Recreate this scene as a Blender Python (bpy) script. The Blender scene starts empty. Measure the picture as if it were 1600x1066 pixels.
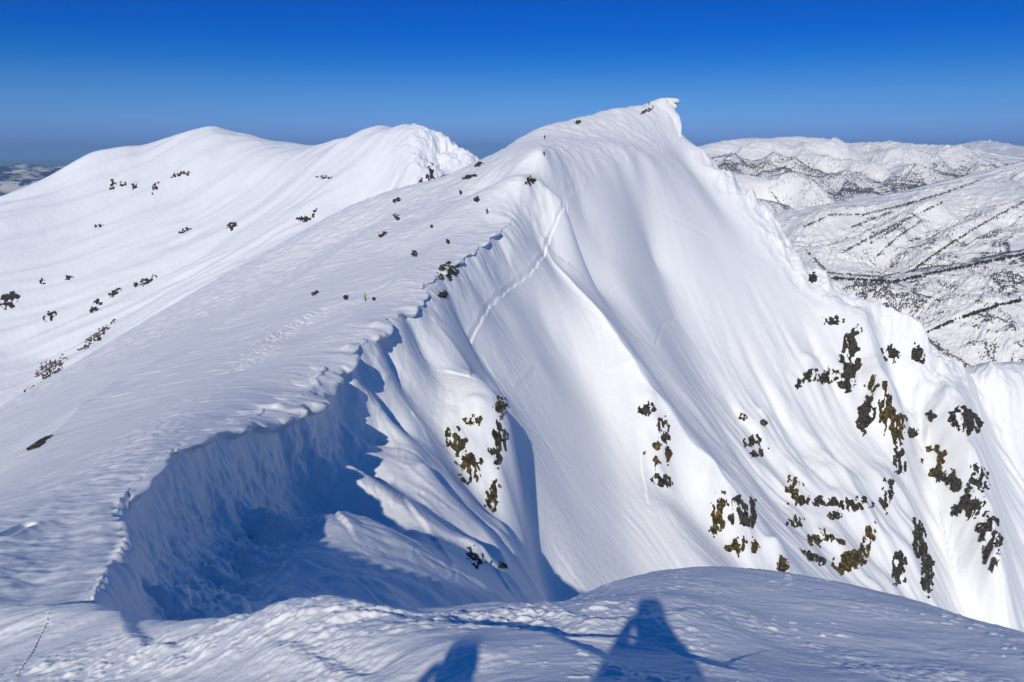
import bpy, math, random
import numpy as np
Q = 1.0                      # mesh resolution factor
R = math.radians
scene = bpy.context.scene

# ------------------------------------------------------------------ camera
PITCH = R(13.9)
FPX = 1200.0                 # focal length in pixels of the 1600 px wide photograph
cam_d = bpy.data.cameras.new('camera')
cam = bpy.data.objects.new('camera', cam_d)
scene.collection.objects.link(cam)
cam_d.sensor_width = 36.0
cam_d.lens = 36.0 * FPX / 1600.0
cam_d.clip_start = 0.05
cam_d.clip_end = 200000
cam.rotation_euler = (math.pi / 2 - PITCH, 0, 0)
scene.camera = cam

# ------------------------------------------------------------------ sun and sky
SUN_EL, SUN_AZ = R(31.5), R(11.0)      # the sun stands behind the viewer, a little to the left
to_sun = np.array([-math.sin(SUN_AZ) * math.cos(SUN_EL), -math.cos(SUN_AZ) * math.cos(SUN_EL), math.sin(SUN_EL)])
sun_d = bpy.data.lights.new('sun', 'SUN')
sun_d.energy = 3.0
sun_d.angle = R(0.53)
sun_d.color = (1.0, 0.945, 0.83)
sun = bpy.data.objects.new('sun', sun_d)
scene.collection.objects.link(sun)
from mathutils import Vector
sun.rotation_euler = Vector((-to_sun).tolist()).to_track_quat('-Z', 'Y').to_euler()

world = bpy.data.worlds.new('World')
scene.world = world
world.use_nodes = True
nt = world.node_tree
nt.nodes.clear()
out = nt.nodes.new('ShaderNodeOutputWorld')
bg = nt.nodes.new('ShaderNodeBackground')
sky = nt.nodes.new('ShaderNodeTexSky')
sky.sky_type = 'NISHITA'
sky.sun_disc = False
sky.sun_elevation = SUN_EL
sky.sun_rotation = math.pi + SUN_AZ
sky.altitude = 2000
sky.air_density = 1.0
sky.dust_density = 0.3
sky.ozone_density = 3.0
tc = nt.nodes.new('ShaderNodeTexCoord')
sep = nt.nodes.new('ShaderNodeSeparateXYZ')
ramp = nt.nodes.new('ShaderNodeValToRGB')      # the clear alpine air filters the sky deep blue
mul = nt.nodes.new('ShaderNodeMix'); mul.data_type = 'RGBA'; mul.blend_type = 'MULTIPLY'; mul.inputs[0].default_value = 1.0
nt.links.new(tc.outputs['Generated'], sep.inputs[0])
mp = nt.nodes.new('ShaderNodeMapRange')
mp.inputs['From Min'].default_value = -0.05; mp.inputs['From Max'].default_value = 0.35
nt.links.new(sep.outputs['Z'], mp.inputs['Value'])
nt.links.new(mp.outputs[0], ramp.inputs[0])
SKYRAMP = [(0.0, (0.07, 0.175, 0.50)), (0.088, (0.072, 0.19, 0.60)), (0.137, (0.084, 0.19, 0.60)), (0.17, (0.14, 0.235, 0.60)), (0.215, (0.16, 0.285, 0.60)), (0.272, (0.13, 0.29, 0.58)), (0.328, (0.091, 0.263, 0.562)), (0.384, (0.03, 0.229, 0.565)), (0.456, (0.004, 0.186, 0.575)), (0.56, (0.001, 0.165, 0.565)), (0.75, (0.02, 0.33, 0.76)), (1.0, (0.04, 0.39, 0.82))]
el = ramp.color_ramp.elements
while len(el) < len(SKYRAMP): el.new(0.5)
for e, (p, c) in zip(el, SKYRAMP):
    e.position = p; e.color = (*c, 1)
nt.links.new(sky.outputs[0], mul.inputs[6]); nt.links.new(ramp.outputs[0], mul.inputs[7])
nt.links.new(mul.outputs[2], bg.inputs[0])
bg.inputs[1].default_value = 0.12
nt.links.new(bg.outputs[0], out.inputs[0])

scene.view_settings.view_transform = 'Standard'
scene.view_settings.look = 'None'
scene.view_settings.exposure = 0.04
scene.view_settings.gamma = 1.0
scene.view_settings.use_curve_mapping = False
scene.cycles.max_bounces = 4
scene.cycles.diffuse_bounces = 2
scene.cycles.use_denoising = True

# ------------------------------------------------------------------ number helpers
CP, SP = math.cos(PITCH), math.sin(PITCH)
def P(px, py, d):
    """point at forward distance d seen at a pixel of the 1600 px photograph"""
    u = (px - 800.0) / FPX; v = (533.0 - py) / FPX
    y = CP + v * SP
    return (u / y * d, d, (-SP + v * CP) / y * d)
def ray(px, py):
    """azimuth and tan(elevation) of a pixel's ray"""
    x, y, z = P(px, py, 1.0)
    return math.atan2(x, y), z / math.hypot(x, y)
def project(x, y, z):
    f = y * CP - z * SP
    f = np.where(f > 1e-3, f, 1e-3)
    up = y * SP + z * CP
    return 800 + FPX * x / f, 533 - FPX * up / f
def line(pts, step=14.0):
    """a polyline given as (px, py, distance) densified into world points"""
    o = []
    for a, b in zip(pts[:-1], pts[1:]):
        n = max(1, int(math.hypot(a[0] - b[0], a[1] - b[1]) / step))
        for k in range(n):
            t = k / n
            o.append(P(a[0] + (b[0] - a[0]) * t, a[1] + (b[1] - a[1]) * t, math.exp(math.log(a[2]) * (1 - t) + math.log(b[2]) * t)))
    o.append(P(*pts[-1]))
    return o

_rng = np.random.RandomState(7)
_perm = np.concatenate([_rng.permutation(1024)] * 3).astype(np.int32)
_ang = _rng.rand(1024) * 2 * np.pi
_gx, _gy = np.cos(_ang).astype(np.float32), np.sin(_ang).astype(np.float32)
def noise(x, y, seed=0):
    """2-D gradient noise, about -1..1"""
    x = x + seed * 17.31; y = y - seed * 9.77
    xf = np.floor(x); yf = np.floor(y)
    xi = xf.astype(np.int64) & 1023; yi = yf.astype(np.int64) & 1023
    fx = (x - xf).astype(np.float32); fy = (y - yf).astype(np.float32)
    xi1 = (xi + 1) & 1023; yi1 = (yi + 1) & 1023
    u = fx * fx * fx * (fx * (fx * 6 - 15) + 10); v = fy * fy * fy * (fy * (fy * 6 - 15) + 10)
    def g(ix, iy, dx, dy):
        h = _perm[_perm[ix] + iy]
        return _gx[h] * dx + _gy[h] * dy
    a = g(xi, yi, fx, fy); b = g(xi1, yi, fx - 1, fy)
    c = g(xi, yi1, fx, fy - 1); d = g(xi1, yi1, fx - 1, fy - 1)
    return 1.5 * ((a + (b - a) * u) * (1 - v) + (c + (d - c) * u) * v)
def fbm(x, y, wl, octaves, seed=0, gain=0.5, ridged=False, cell=None):
    """octaves from wavelength wl down; octaves finer than the mesh fade out"""
    s = 0; a = 1.0
    for k in range(octaves):
        n = noise(x / wl, y / wl, seed + k * 3)
        if ridged: n = 1 - 2 * np.abs(n)
        if cell is not None: n = n * np.clip(wl / cell / 3.0 - 0.6, 0, 1)
        s = s + a * n; a *= gain; wl *= 0.5
    return s
def smooth(a, n=1):
    for _ in range(n):
        a = np.pad(a, 1, mode='edge')
        a = (a[:-2] + 2 * a[1:-1] + a[2:]) / 4
        a = (a[:, :-2] + 2 * a[:, 1:-1] + a[:, 2:]) / 4
    return a
def sstep(a, b, x):
    t = np.clip((x - a) / (b - a), 0, 1)
    return t * t * (3 - 2 * t)

def rbf(pts, csm=0.02):
    """surface through scattered points: sum of softened cones around them"""
    p = np.array(pts, dtype=np.float64)
    # drop near-duplicates
    keep = []
    for i in range(len(p)):
        rr = math.hypot(p[i, 0], p[i, 1]) + 0.5
        if all((p[i, 0] - p[j, 0]) ** 2 + (p[i, 1] - p[j, 1]) ** 2 > (0.006 * rr) ** 2 for j in keep): keep.append(i)
    p = p[keep]
    c = csm * (np.hypot(p[:, 0], p[:, 1]) + 0.5)
    D = np.sqrt((p[:, None, 0] - p[None, :, 0]) ** 2 + (p[:, None, 1] - p[None, :, 1]) ** 2 + c[None, :] ** 2)
    n = len(p)
    A = np.zeros((n + 1, n + 1)); A[:n, :n] = D - np.eye(n) * c * 0.05; A[:n, n] = 1; A[n, :n] = 1
    w = np.linalg.solve(A, np.concatenate([p[:, 2], [0]]))
    def f(x, y):
        sh = x.shape; x = x.ravel(); y = y.ravel(); o = np.empty(x.shape)
        for k in range(0, len(x), 20000):
            xx = x[k:k + 20000, None]; yy = y[k:k + 20000, None]
            o[k:k + 20000] = np.sqrt((xx - p[:, 0]) ** 2 + (yy - p[:, 1]) ** 2 + c ** 2) @ w[:n] + w[n]
        return o.reshape(sh)
    return f

class Field:
    """a height field on a fan of azimuth columns and distance rows"""
    def __init__(s, az0, az1, nc, radii):
        s.th = np.linspace(R(az0), R(az1), nc); s.r = np.asarray(radii); s.nc = nc; s.nr = len(radii)
        s.RR, s.TH = np.meshgrid(s.r, s.th, indexing='ij')
        s.x = s.RR * np.sin(s.TH); s.y = s.RR * np.cos(s.TH)
        s.cell = np.maximum(s.RR * (s.th[1] - s.th[0]), np.gradient(s.r)[:, None] * 0.8)
    def row(s, r): return np.interp(np.log(r), np.log(s.r), np.arange(s.nr))
    def col(s, th): return (th - s.th[0]) / (s.th[1] - s.th[0])
    def base(s, f, k=4, warp=None):
        """evaluate f on a k times coarser fan and resample it smoothly"""
        rc = s.r[::k] if (s.nr - 1) % k == 0 else np.append(s.r[::k], s.r[-1])
        ncc = (s.nc - 1) // k + 1
        tcs = np.linspace(s.th[0], s.th[-1], ncc)
        A, B = np.meshgrid(rc, tcs, indexing='ij')
        H = f(A * np.sin(B), A * np.cos(B))
        H = smooth(H, 1)
        x, y = s.x, s.y
        if warp is not None: x = x + warp[0]; y = y + warp[1]
        rr = np.clip(np.hypot(x, y), rc[0], rc[-1]); tt = np.arctan2(x, y)
        i = np.interp(rr, rc, np.arange(len(rc))); j = np.clip((tt - tcs[0]) / (tcs[1] - tcs[0]), 0, ncc - 1.001)
        return cubic(H, i, j)
    def hit(s, z, px, py):
        """first place where a pixel's ray meets the surface (bare terrain)"""
        th, te = ray(px, py)
        j = s.col(th); j0 = int(np.clip(j, 0, s.nc - 2)); t = j - j0
        zz = z[:, j0] * (1 - t) + z[:, j0 + 1] * t
        over = zz - te * s.r
        k = np.argmax(over[1:] > 0) + 1
        if over[k] <= 0: return None
        a, b = over[k - 1], over[k]
        u = 0 if b == a else np.clip(-a / (b - a), 0, 1)
        r = s.r[k - 1] * (1 - u) + s.r[k] * u
        return (r * math.sin(th), r * math.cos(th), te * r)
def cubic(H, i, j):
    n, m = H.shape
    i = np.clip(i, 0, n - 1.0001); j = np.clip(j, 0, m - 1.0001)
    i0 = np.floor(i).astype(np.int64); j0 = np.floor(j).astype(np.int64)
    fi = i - i0; fj = j - j0
    def w(t): return ((-.5 * t + 1) * t - .5) * t, (1.5 * t - 2.5) * t * t + 1, ((-1.5 * t + 2) * t + .5) * t, (.5 * t - .5) * t * t
    wi, wj = w(fi), w(fj)
    o = 0
    for a in range(4):
        ia = np.clip(i0 + a - 1, 0, n - 1)
        q = 0
        for b in range(4):
            q = q + wj[b] * H[ia, np.clip(j0 + b - 1, 0, m - 1)]
        o = o + wi[a] * q
    return o
def linear(H, i, j):
    n, m = H.shape
    i = np.clip(i, 0, n - 1.001); j = np.clip(j, 0, m - 1.001)
    i0 = i.astype(np.int64); j0 = j.astype(np.int64); fi = i - i0; fj = j - j0
    return (H[i0, j0] * (1 - fj) + H[i0, j0 + 1] * fj) * (1 - fi) + (H[i0 + 1, j0] * (1 - fj) + H[i0 + 1, j0 + 1] * fj) * fi
def drawn(a, vr, vt, h, levels):
    """average a field along the flow (vr, vt): steps h, 3h, 9h ... so that 3**levels samples are merged"""
    nr_, nc_ = a.shape
    I, J = np.meshgrid(np.arange(nr_, dtype=float), np.arange(nc_, dtype=float), indexing='ij')
    pos = [(I, J), (I, J)]; done = 0.0
    for k in range(levels):
        step = h * 3 ** k; acc = a.copy()
        for q, sg in ((0, 1), (1, -1)):
            i, j = pos[q]; sub = 2 if k > 1 else 1
            for _ in range(sub):
                d = sg * (step - done) / sub
                i, j = i + d * linear(vr, i, j), j + d * linear(vt, i, j)
            pos[q] = (i, j); acc += linear(a, i, j)
        done = step; a = acc / 3
    a = a - a.mean()
    return a / (a.std() + 1e-9) * 0.5
def seg_dist(x, y, pl):
    """distance to a world polyline, signed side (+ = right of travel), arc length"""
    best = np.full(x.shape, 1e9); side = np.zeros(x.shape); arc = np.zeros(x.shape); L = 0
    for (ax, ay, *_), (bx, by, *_) in zip(pl[:-1], pl[1:]):
        dx, dy = bx - ax, by - ay; l2 = dx * dx + dy * dy + 1e-12
        t = np.clip(((x - ax) * dx + (y - ay) * dy) / l2, 0, 1)
        ex, ey = x - ax - t * dx, y - ay - t * dy
        d = np.hypot(ex, ey); m = d < best
        best = np.where(m, d, best); side = np.where(m, np.sign(dy * (x - ax) - dx * (y - ay)), side)
        arc = np.where(m, L + t * math.sqrt(l2), arc); L += math.sqrt(l2)
    return best, side, arc

def grid_mesh(name, x, y, z, mat, parent=None, attr=None):
    nr, nc = x.shape
    me = bpy.data.meshes.new(name)
    co = np.stack([x, y, z], -1).reshape(-1, 3).astype(np.float32)
    me.vertices.add(nr * nc); me.vertices.foreach_set('co', co.ravel())
    idx = np.arange(nr * nc, dtype=np.int32).reshape(nr, nc)
    q = np.stack([idx[:-1, :-1], idx[:-1, 1:], idx[1:, 1:], idx[1:, :-1]], -1).reshape(-1)
    nf = (nr - 1) * (nc - 1)
    # winding so that normals point up
    a = co[idx[0, 0]]; b = co[idx[0, 1]]; c = co[idx[1, 0]]
    if np.cross(b - a, c - a)[2] < 0: q = q.reshape(-1, 4)[:, ::-1].reshape(-1)
    me.loops.add(nf * 4); me.loops.foreach_set('vertex_index', np.ascontiguousarray(q))
    me.polygons.add(nf); me.polygons.foreach_set('loop_start', np.arange(0, nf * 4, 4, dtype=np.int32))
    try: me.polygons.foreach_set('loop_total', np.full(nf, 4, dtype=np.int32))
    except Exception: pass
    me.update()
    me.polygons.foreach_set('use_smooth', np.ones(nf, dtype=bool))
    if attr:
        for k, v in attr.items():
            at = me.attributes.new(k, 'FLOAT', 'POINT'); at.data.foreach_set('value', v.astype(np.float32).ravel())
    me.materials.append(mat)
    o = bpy.data.objects.new(name, me); scene.collection.objects.link(o)
    if parent: o.parent = parent
    return o
def structure(o, label=None, cat=None):
    o['kind'] = 'structure'
    if label: o['label'] = label
    if cat: o['category'] = cat
    return o

# ------------------------------------------------------------------ materials
def newmat(name):
    m = bpy.data.materials.new(name); m.use_nodes = True
    n = m.node_tree; b = n.nodes['Principled BSDF']
    return m, n, b
def snow_mat(name, col, bumps, rough=0.55, spec=0.3):
    m, n, b = newmat(name)
    geo = n.nodes.new('ShaderNodeNewGeometry')
    b.inputs['Base Color'].default_value = (*col, 1)
    b.inputs['Roughness'].default_value = rough
    b.inputs['Specular IOR Level'].default_value = spec
    prev = None
    for sc_, dist, strg, stretch in bumps:
        mpn = n.nodes.new('ShaderNodeMapping'); mpn.inputs['Scale'].default_value = (sc_ * stretch[0], sc_ * stretch[1], sc_ * stretch[2])
        mpn.inputs['Rotation'].default_value = (0, 0, R(12))
        n.links.new(geo.outputs['Position'], mpn.inputs[0])
        t = n.nodes.new('ShaderNodeTexNoise'); t.inputs['Scale'].default_value = 1.0; t.inputs['Detail'].default_value = 3
        n.links.new(mpn.outputs[0], t.inputs[0])
        bp = n.nodes.new('ShaderNodeBump'); bp.inputs['Distance'].default_value = dist; bp.inputs['Strength'].default_value = strg
        n.links.new(t.outputs[0], bp.inputs['Height'])
        if prev: n.links.new(prev.outputs[0], bp.inputs['Normal'])
        prev = bp
    if prev: n.links.new(prev.outputs[0], b.inputs['Normal'])
    return m
SNOW = (0.875, 0.875, 0.85)
m_snow = snow_mat('snow', SNOW, [(1.2, 0.25, 0.25, (0.5, 1, 1)), (9.0, 0.03, 0.4, (0.5, 1, 1)), (55.0, 0.006, 0.5, (0.8, 1, 1))])
m_snow_mid = snow_mat('mountain_snow', (0.85, 0.855, 0.86), [(0.06, 4.0, 0.25, (1, 1, 1))])
m_snow_far = snow_mat('valley_snow', (0.93, 0.905, 0.85), [(0.02, 12.0, 0.3, (1, 1, 1))])

# ------------------------------------------------------------------ main ridge: guide lines
EDGE = [(140, 962, 12.5), (170, 940, 15), (185, 880, 20), (203, 838, 25), (203, 785, 32), (240, 740, 38), (270, 710, 44), (330, 681, 55), (380, 662, 65),
        (440, 640, 78), (500, 612, 92), (522, 570, 105), (560, 540, 117), (600, 505, 130), (655, 470, 150), (667, 438, 165), (715, 405, 185), (760, 375, 204), (800, 345, 225)]
edge_w = [P(*p) for p in EDGE]
pts = []
pts += line(EDGE, 10)
# foot of the cornice wall on the east side
edge_d = np.array(line(EDGE, 10))
for i in range(1, len(edge_d) - 1):
    t = edge_d[min(i + 3, len(edge_d) - 1)] - edge_d[max(i - 3, 0)]; t = t / np.hypot(t[0], t[1])
    nx, ny = t[1], -t[0]
    d = edge_d[i, 1]
    hgt = np.interp(d, [12, 20, 30, 38, 45, 65, 85, 100, 115, 135, 155, 175, 190, 225], [1.2, 1.8, 2.2, 2.8, 4.0, 5.8, 6.4, 6.4, 5.8, 4.4, 3.2, 6.0, 3.4, 1.2])
    pts.append((edge_d[i, 0] + nx * hgt * .10, edge_d[i, 1] + ny * hgt * .10, edge_d[i, 2] - hgt * .85))
    # gentle roll of the snow behind the edge
    for q_ in (0.3 + .003 * d, 0.8 + .008 * d): pts.append((edge_d[i, 0] - nx * q_, edge_d[i, 1] - ny * q_, edge_d[i, 2] - 0.02))
    pts.append((edge_d[i, 0] - nx * (1.5 + .02 * d), edge_d[i, 1] - ny * (1.5 + .02 * d), edge_d[i, 2] - 0.1 + .002 * d))
W = []
# foreground
FG = [
 [(-200, 1066, 9), (0, 1066, 7.6), (150, 1066, 6.8), (300, 1066, 6.0), (450, 1066, 5.2), (600, 1066, 4.6), (800, 1066, 4.2), (1000, 1066, 4.2), (1200, 1066, 4.6), (1400, 1066, 5.2), (1600, 1066, 6.0)],
 [(0, 1000, 9.2), (250, 1010, 7.2), (450, 1010, 5.8), (600, 1005, 5.2), (735, 1010, 4.8), (900, 1010, 5.0), (1100, 1010, 5.5), (1300, 1010, 6.3), (1450, 1020, 6.6)],
 [(-150, 950, 12), (0, 940, 11), (80, 945, 10.4), (160, 947, 9.8), (200, 950, 9.4), (240, 960, 8.6), (300, 966, 7.8), (400, 962, 7.2), (430, 948, 7.1), (460, 939, 7.0), (520, 937, 6.6), (600, 950, 6.3), (660, 962, 6.2), (700, 958, 6.6), (760, 949, 7.2), (890, 943, 7.6), (910, 930, 8.0), (960, 910, 8.6), (1020, 897, 9.4), (1100, 890, 10.0), (1200, 896, 9.8), (1300, 915, 9.2), (1450, 955, 8.2), (1600, 1000, 7.4), (1800, 1066, 6.4)],
 [(700, 985, 5.5), (800, 980, 5.8), (1010, 930, 7.0), (1150, 930, 7.8), (1300, 960, 7.4), (1450, 1000, 7.0)],
]
for l in FG: pts += line(l, 30)
# the ground drops beyond the foreground lip
for px, py, d in [(250, 975, 9.6), (330, 985, 8.4), (430, 972, 7.6), (520, 965, 7.5), (600, 980, 7.4), (700, 990, 8.4), (800, 990, 9.4), (890, 980, 10), (1000, 945, 15), (1100, 935, 18), (1200, 940, 17), (1300, 965, 15), (1450, 1010, 13), (1600, 1060, 11.5), (1800, 1130, 10)]:
    pts.append(P(px, py, d))
for px, d, z in [(250, 13, -10.6), (350, 12, -10.2), (450, 13, -11.5), (600, 14, -13), (500, 22, -17.5), (620, 22, -19.5), (750, 22, -21), (900, 25, -26), (1100, 32, -36), (1300, 30, -38), (1500, 26, -36), (1800, 22, -34)]:
    x = P(px, 950, d)[0]; pts.append((x, d, z))
for px, d, z in [(750, 32, -30), (900, 40, -42), (1100, 55, -62), (1400, 60, -75), (1800, 60, -80), (1100, 100, -105), (1400, 110, -125), (1800, 110, -140), (1000, 80, -78)]:
    x = P(px, 950, d)[0]; pts.append((x, d, z))
W += [(0, 0, -1.68), (0, -1, -1.68), (1.5, 0, -1.9), (-1.5, 0, -1.75), (0, 1.5, -2.1), (0, 3, -2.75), (-4, 0, -2.6), (-9, 1, -4.6), (4, 1, -3.2), (-20, 0, -7.5), (-40, 0, -18), (-15, 8, -7.2), (-30, 20, -15), (10, 0, -8), (25, 5, -24), (-80, 0, -50), (-80, 50, -50)]
# the shaded bowl below the near cornice
for l in [
 [(250, 925, 23), (310, 945, 26), (400, 945, 31), (500, 940, 36), (620, 945, 42)],
 [(400, 900, 38), (500, 900, 41), (600, 905, 45), (700, 925, 50)],
 [(400, 850, 46), (500, 860, 47), (600, 868, 51)],
 [(400, 800, 57), (500, 825, 52), (640, 885, 50), (720, 925, 53), (780, 943, 56)],
 [(510, 775, 60), (600, 815, 64), (680, 860, 63), (760, 905, 63), (810, 945, 64)],
 [(540, 725, 86), (590, 760, 83), (660, 800, 82), (740, 850, 83), (800, 900, 84), (830, 935, 86)],
 [(440, 700, 77), (490, 705, 83)],
 [(520, 660, 98), (560, 690, 99), (605, 672, 113)],
 [(560, 600, 113), (590, 630, 112), (640, 690, 108), (690, 760, 98), (760, 830, 96)],
 # pyramid spur under the ridge
 [(660, 478, 149), (690, 520, 147), (720, 560, 145), (735, 585, 143), (755, 600, 140), (785, 640, 136), (800, 680, 132), (800, 720, 128), (785, 760, 122), (770, 795, 118)],
 [(640, 500, 142), (660, 560, 138), (690, 620, 131), (700, 680, 124), (720, 740, 119), (740, 780, 116)],
 [(600, 560, 126), (630, 620, 121), (660, 680, 116), (700, 750, 108), (760, 820, 106)],
 # lower spur
 [(680, 760, 103), (720, 790, 104), (760, 825, 105), (790, 848, 106), (808, 870, 106), (826, 915, 101)],
 [(700, 830, 88), (760, 870, 90), (800, 910, 92)],
 # couloir between pyramid spur and far spur
 [(700, 470, 165), (725, 520, 168), (755, 570, 167), (800, 640, 160), (815, 700, 154), (820, 780, 144), (828, 850, 134), (845, 920, 124)],
 [(740, 440, 186), (790, 500, 190), (850, 580, 188), (880, 680, 176), (890, 780, 160), (900, 880, 144), (905, 925, 138)],
 [(760, 400, 200), (800, 430, 208), (850, 500, 210), (900, 570, 206), (940, 640, 198), (960, 740, 182), (975, 830, 166), (985, 890, 156)],
 [(805, 350, 226), (830, 370, 230), (850, 385, 236)],
 [(1050, 800, 176), (1090, 860, 168), (1110, 890, 164)],
 # far spur crest
 [(850, 285, 252), (880, 318, 248), (865, 350, 243), (848, 402, 236), (880, 440, 230), (915, 478, 224), (955, 525, 216), (985, 575, 208), (1015, 625, 203), (1040, 650, 200), (1075, 700, 195), (1110, 735, 191), (1130, 770, 188), (1165, 810, 185), (1185, 840, 183), (1215, 865, 181), (1228, 895, 179)],
 [(1010, 660, 196), (1040, 730, 190), (1060, 770, 186), (1100, 820, 181), (1160, 885, 175)],
 # gully behind the far spur
 [(885, 385, 260), (912, 430, 255), (946, 475, 248), (985, 530, 239), (1020, 590, 230), (1058, 642, 222), (1098, 688, 216), (1142, 748, 211), (1185, 805, 206), (1230, 850, 203)],
 [(910, 330, 276), (940, 390, 272), (980, 450, 266), (1020, 520, 256), (1060, 590, 246), (1110, 670, 233), (1160, 735, 223), (1210, 800, 215)],
 # central face
 [(1000, 300, 318), (1020, 400, 312), (1060, 500, 296), (1100, 600, 277), (1150, 700, 256), (1210, 790, 238), (1290, 900, 218)],
 [(1100, 320, 345), (1120, 400, 330), (1160, 500, 312), (1200, 600, 293), (1250, 700, 272), (1300, 800, 252), (1360, 930, 222)],
 [(1060, 200, 392), (1080, 260, 375), (1150, 360, 350), (1200, 440, 333), (1240, 520, 317), (1270, 600, 300), (1290, 660, 288)],
 # skyline towards the right
 [(1060, 205, 396), (1075, 220, 393), (1100, 240, 388), (1130, 272, 382), (1160, 298, 376), (1195, 330, 369), (1212, 360, 362), (1222, 390, 356), (1245, 420, 350), (1270, 438, 346), (1290, 450, 343), (1325, 478, 338), (1350, 490, 336), (1395, 508, 336), (1425, 520, 334), (1438, 545, 328), (1442, 570, 324), (1470, 577, 328), (1510, 585, 332), (1550, 590, 336), (1580, 580, 340), (1600, 573, 343), (1750, 540, 360)],
 # buttresses of the east wall
 [(1325, 490, 330), (1335, 540, 318), (1345, 590, 306), (1365, 650, 293), (1385, 700, 284), (1400, 760, 270), (1415, 830, 255), (1420, 900, 240), (1430, 945, 232)],
 [(1380, 530, 332), (1400, 600, 320), (1425, 660, 306), (1450, 720, 294), (1470, 800, 277), (1500, 900, 256), (1560, 985, 240)],
 [(1470, 590, 318), (1490, 640, 300), (1500, 690, 290), (1525, 760, 276), (1545, 820, 262), (1555, 890, 248)],
 [(1505, 600, 336), (1540, 640, 330), (1570, 700, 318), (1590, 800, 292), (1600, 900, 266), (1600, 990, 246)],
 [(1348, 500, 326), (1362, 555, 311), (1380, 610, 299), (1392, 660, 289)],
 [(1750, 700, 320), (1750, 1000, 250)],
 # summit slopes
 [(740, 255, 318), (780, 238, 325), (800, 224, 335), (850, 204, 350), (890, 190, 362), (930, 178, 372), (960, 168, 380), (1000, 165, 388), (1035, 163, 395), (1049, 160, 398), (1062, 174, 397)],
 [(850, 240, 268), (900, 262, 285), (960, 262, 308), (1020, 258, 332), (1070, 262, 360)],
 [(820, 285, 243), (790, 290, 260), (760, 300, 270), (700, 320, 262), (650, 350, 250)],
 [(860, 215, 318), (930, 215, 335), (1000, 215, 360), (1045, 215, 380)],
 [(760, 335, 222), (700, 355, 222), (640, 400, 205), (571, 473, 160), (500, 520, 140), (420, 565, 118), (300, 622, 88), (200, 680, 66), (100, 745, 46), (0, 800, 34)],
 # west rib and the slope behind it
 [(700, 288, 300), (660, 316, 285), (625, 342, 270), (540, 400, 232), (460, 455, 204), (400, 493, 188), (320, 535, 172), (250, 578, 150), (180, 613, 130), (130, 643, 112), (95, 680, 98), (50, 710, 90), (0, 742, 84)],
 [(600, 400, 214), (520, 452, 184), (440, 510, 152), (340, 565, 124), (230, 635, 98), (150, 690, 74), (70, 738, 58), (0, 775, 48)],
 [(700, 278, 330), (650, 302, 345), (560, 347, 352), (480, 394, 345), (400, 440, 335), (300, 492, 320), (200, 542, 303), (95, 602, 283), (0, 657, 262), (-200, 762, 220)],
 [(560, 360, 285), (470, 415, 262), (380, 465, 240), (280, 520, 212), (180, 570, 188), (90, 625, 168), (0, 690, 140)],
]: pts += line(l, 22)
# falling away out of sight
W += [(0, 360, -30), (40, 410, -10), (78, 408, 19), (68, 410, 17), (60, 405, 15), (80, 440, -20), (100, 420, -45), (130, 420, -90), (170, 400, -130), (240, 410, -160), (80, 500, -90), (180, 500, -200), (0, 480, -120), (-60, 390, -90), (-150, 380, -150), (-230, 330, -150), (-120, 440, -190),
      (-300, 250, -180), (-260, 150, -150), (330, 400, -190), (300, 250, -190), (300, 100, -240), (-200, 60, -110), (400, 600, -320), (0, 700, -330), (-400, 500, -330), (-500, 200, -330), (300, 800, -420)]
f_main = rbf(pts + W, 0.009)

radii = np.concatenate([np.geomspace(0.9, 3, int(60 * Q)), np.geomspace(3, 14, int(600 * Q))[1:], np.geomspace(14, 120, int(620 * Q))[1:], np.geomspace(120, 420, int(820 * Q))[1:], np.geomspace(420, 640, int(90 * Q))[1:]])
F = Field(-47, 47, int(1500 * Q), radii)
x, y, rr, cell = F.x, F.y, F.RR, F.cell
edge_ext = edge_w + [P(*p) for p in [(835, 300, 245), (870, 285, 258), (940, 275, 300), (1010, 258, 335), (1050, 230, 375), (1062, 180, 399)]] + [(95, 440, 0), (150, 520, 0)]
ed, es, ea = seg_dist(x[::2, ::2], y[::2, ::2], edge_ext)
def up2(a):
    i = np.minimum(np.arange(F.nr) / 2.0, a.shape[0] - 1.001); j = np.minimum(np.arange(F.nc) / 2.0, a.shape[1] - 1.001)
    I, J = np.meshgrid(i, j, indexing='ij'); return linear(a, I, J)
sgn = up2(ed * es); ed = np.abs(sgn); ea = up2(ea)
near_edge = np.exp(-(ed / (2.0 + 0.02 * rr)) ** 2)
wa = near_edge * (0.12 + 0.0035 * rr) * (1 - sstep(238, 262, ea))
warp = (wa * fbm(x, y, 9.0, 3, 5, cell=cell), wa * fbm(x, y, 9.0, 3, 9, cell=cell))
z0 = F.base(f_main, 3, warp)
# the wind has smoothed the floor of the bowl
cz = z0[::6, ::6]; cs = smooth(cz, 14)
I_ = np.minimum(np.arange(F.nr) / 6.0, cz.shape[0] - 1.001)[:, None] + 0 * x; J_ = np.minimum(np.arange(F.nc) / 6.0, cz.shape[1] - 1.001)[None, :] + 0 * x
bowl = sstep(1.2 + 0.035 * rr, 3.0 + 0.07 * rr, sgn) * sstep(20, 26, rr) * (1 - sstep(66, 84, rr))
z0 = z0 * (1 - bowl) + (cubic(cs, I_, J_)) * bowl
z = z0.copy()
RIB = [P(*p) for p in [(680, 302, 292), (625, 342, 270), (540, 400, 232), (460, 455, 204), (400, 493, 188), (320, 535, 172), (250, 578, 150), (180, 613, 130), (130, 643, 112), (95, 680, 98), (50, 710, 90), (20, 730, 86)]]
rd_, rs_, ra_ = seg_dist(x[::2, ::2], y[::2, ::2], RIB)
rib_s = up2(rd_ * rs_); rib_L = up2(ra_)                     # travel is towards the viewer: left of travel = right in the picture
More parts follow.
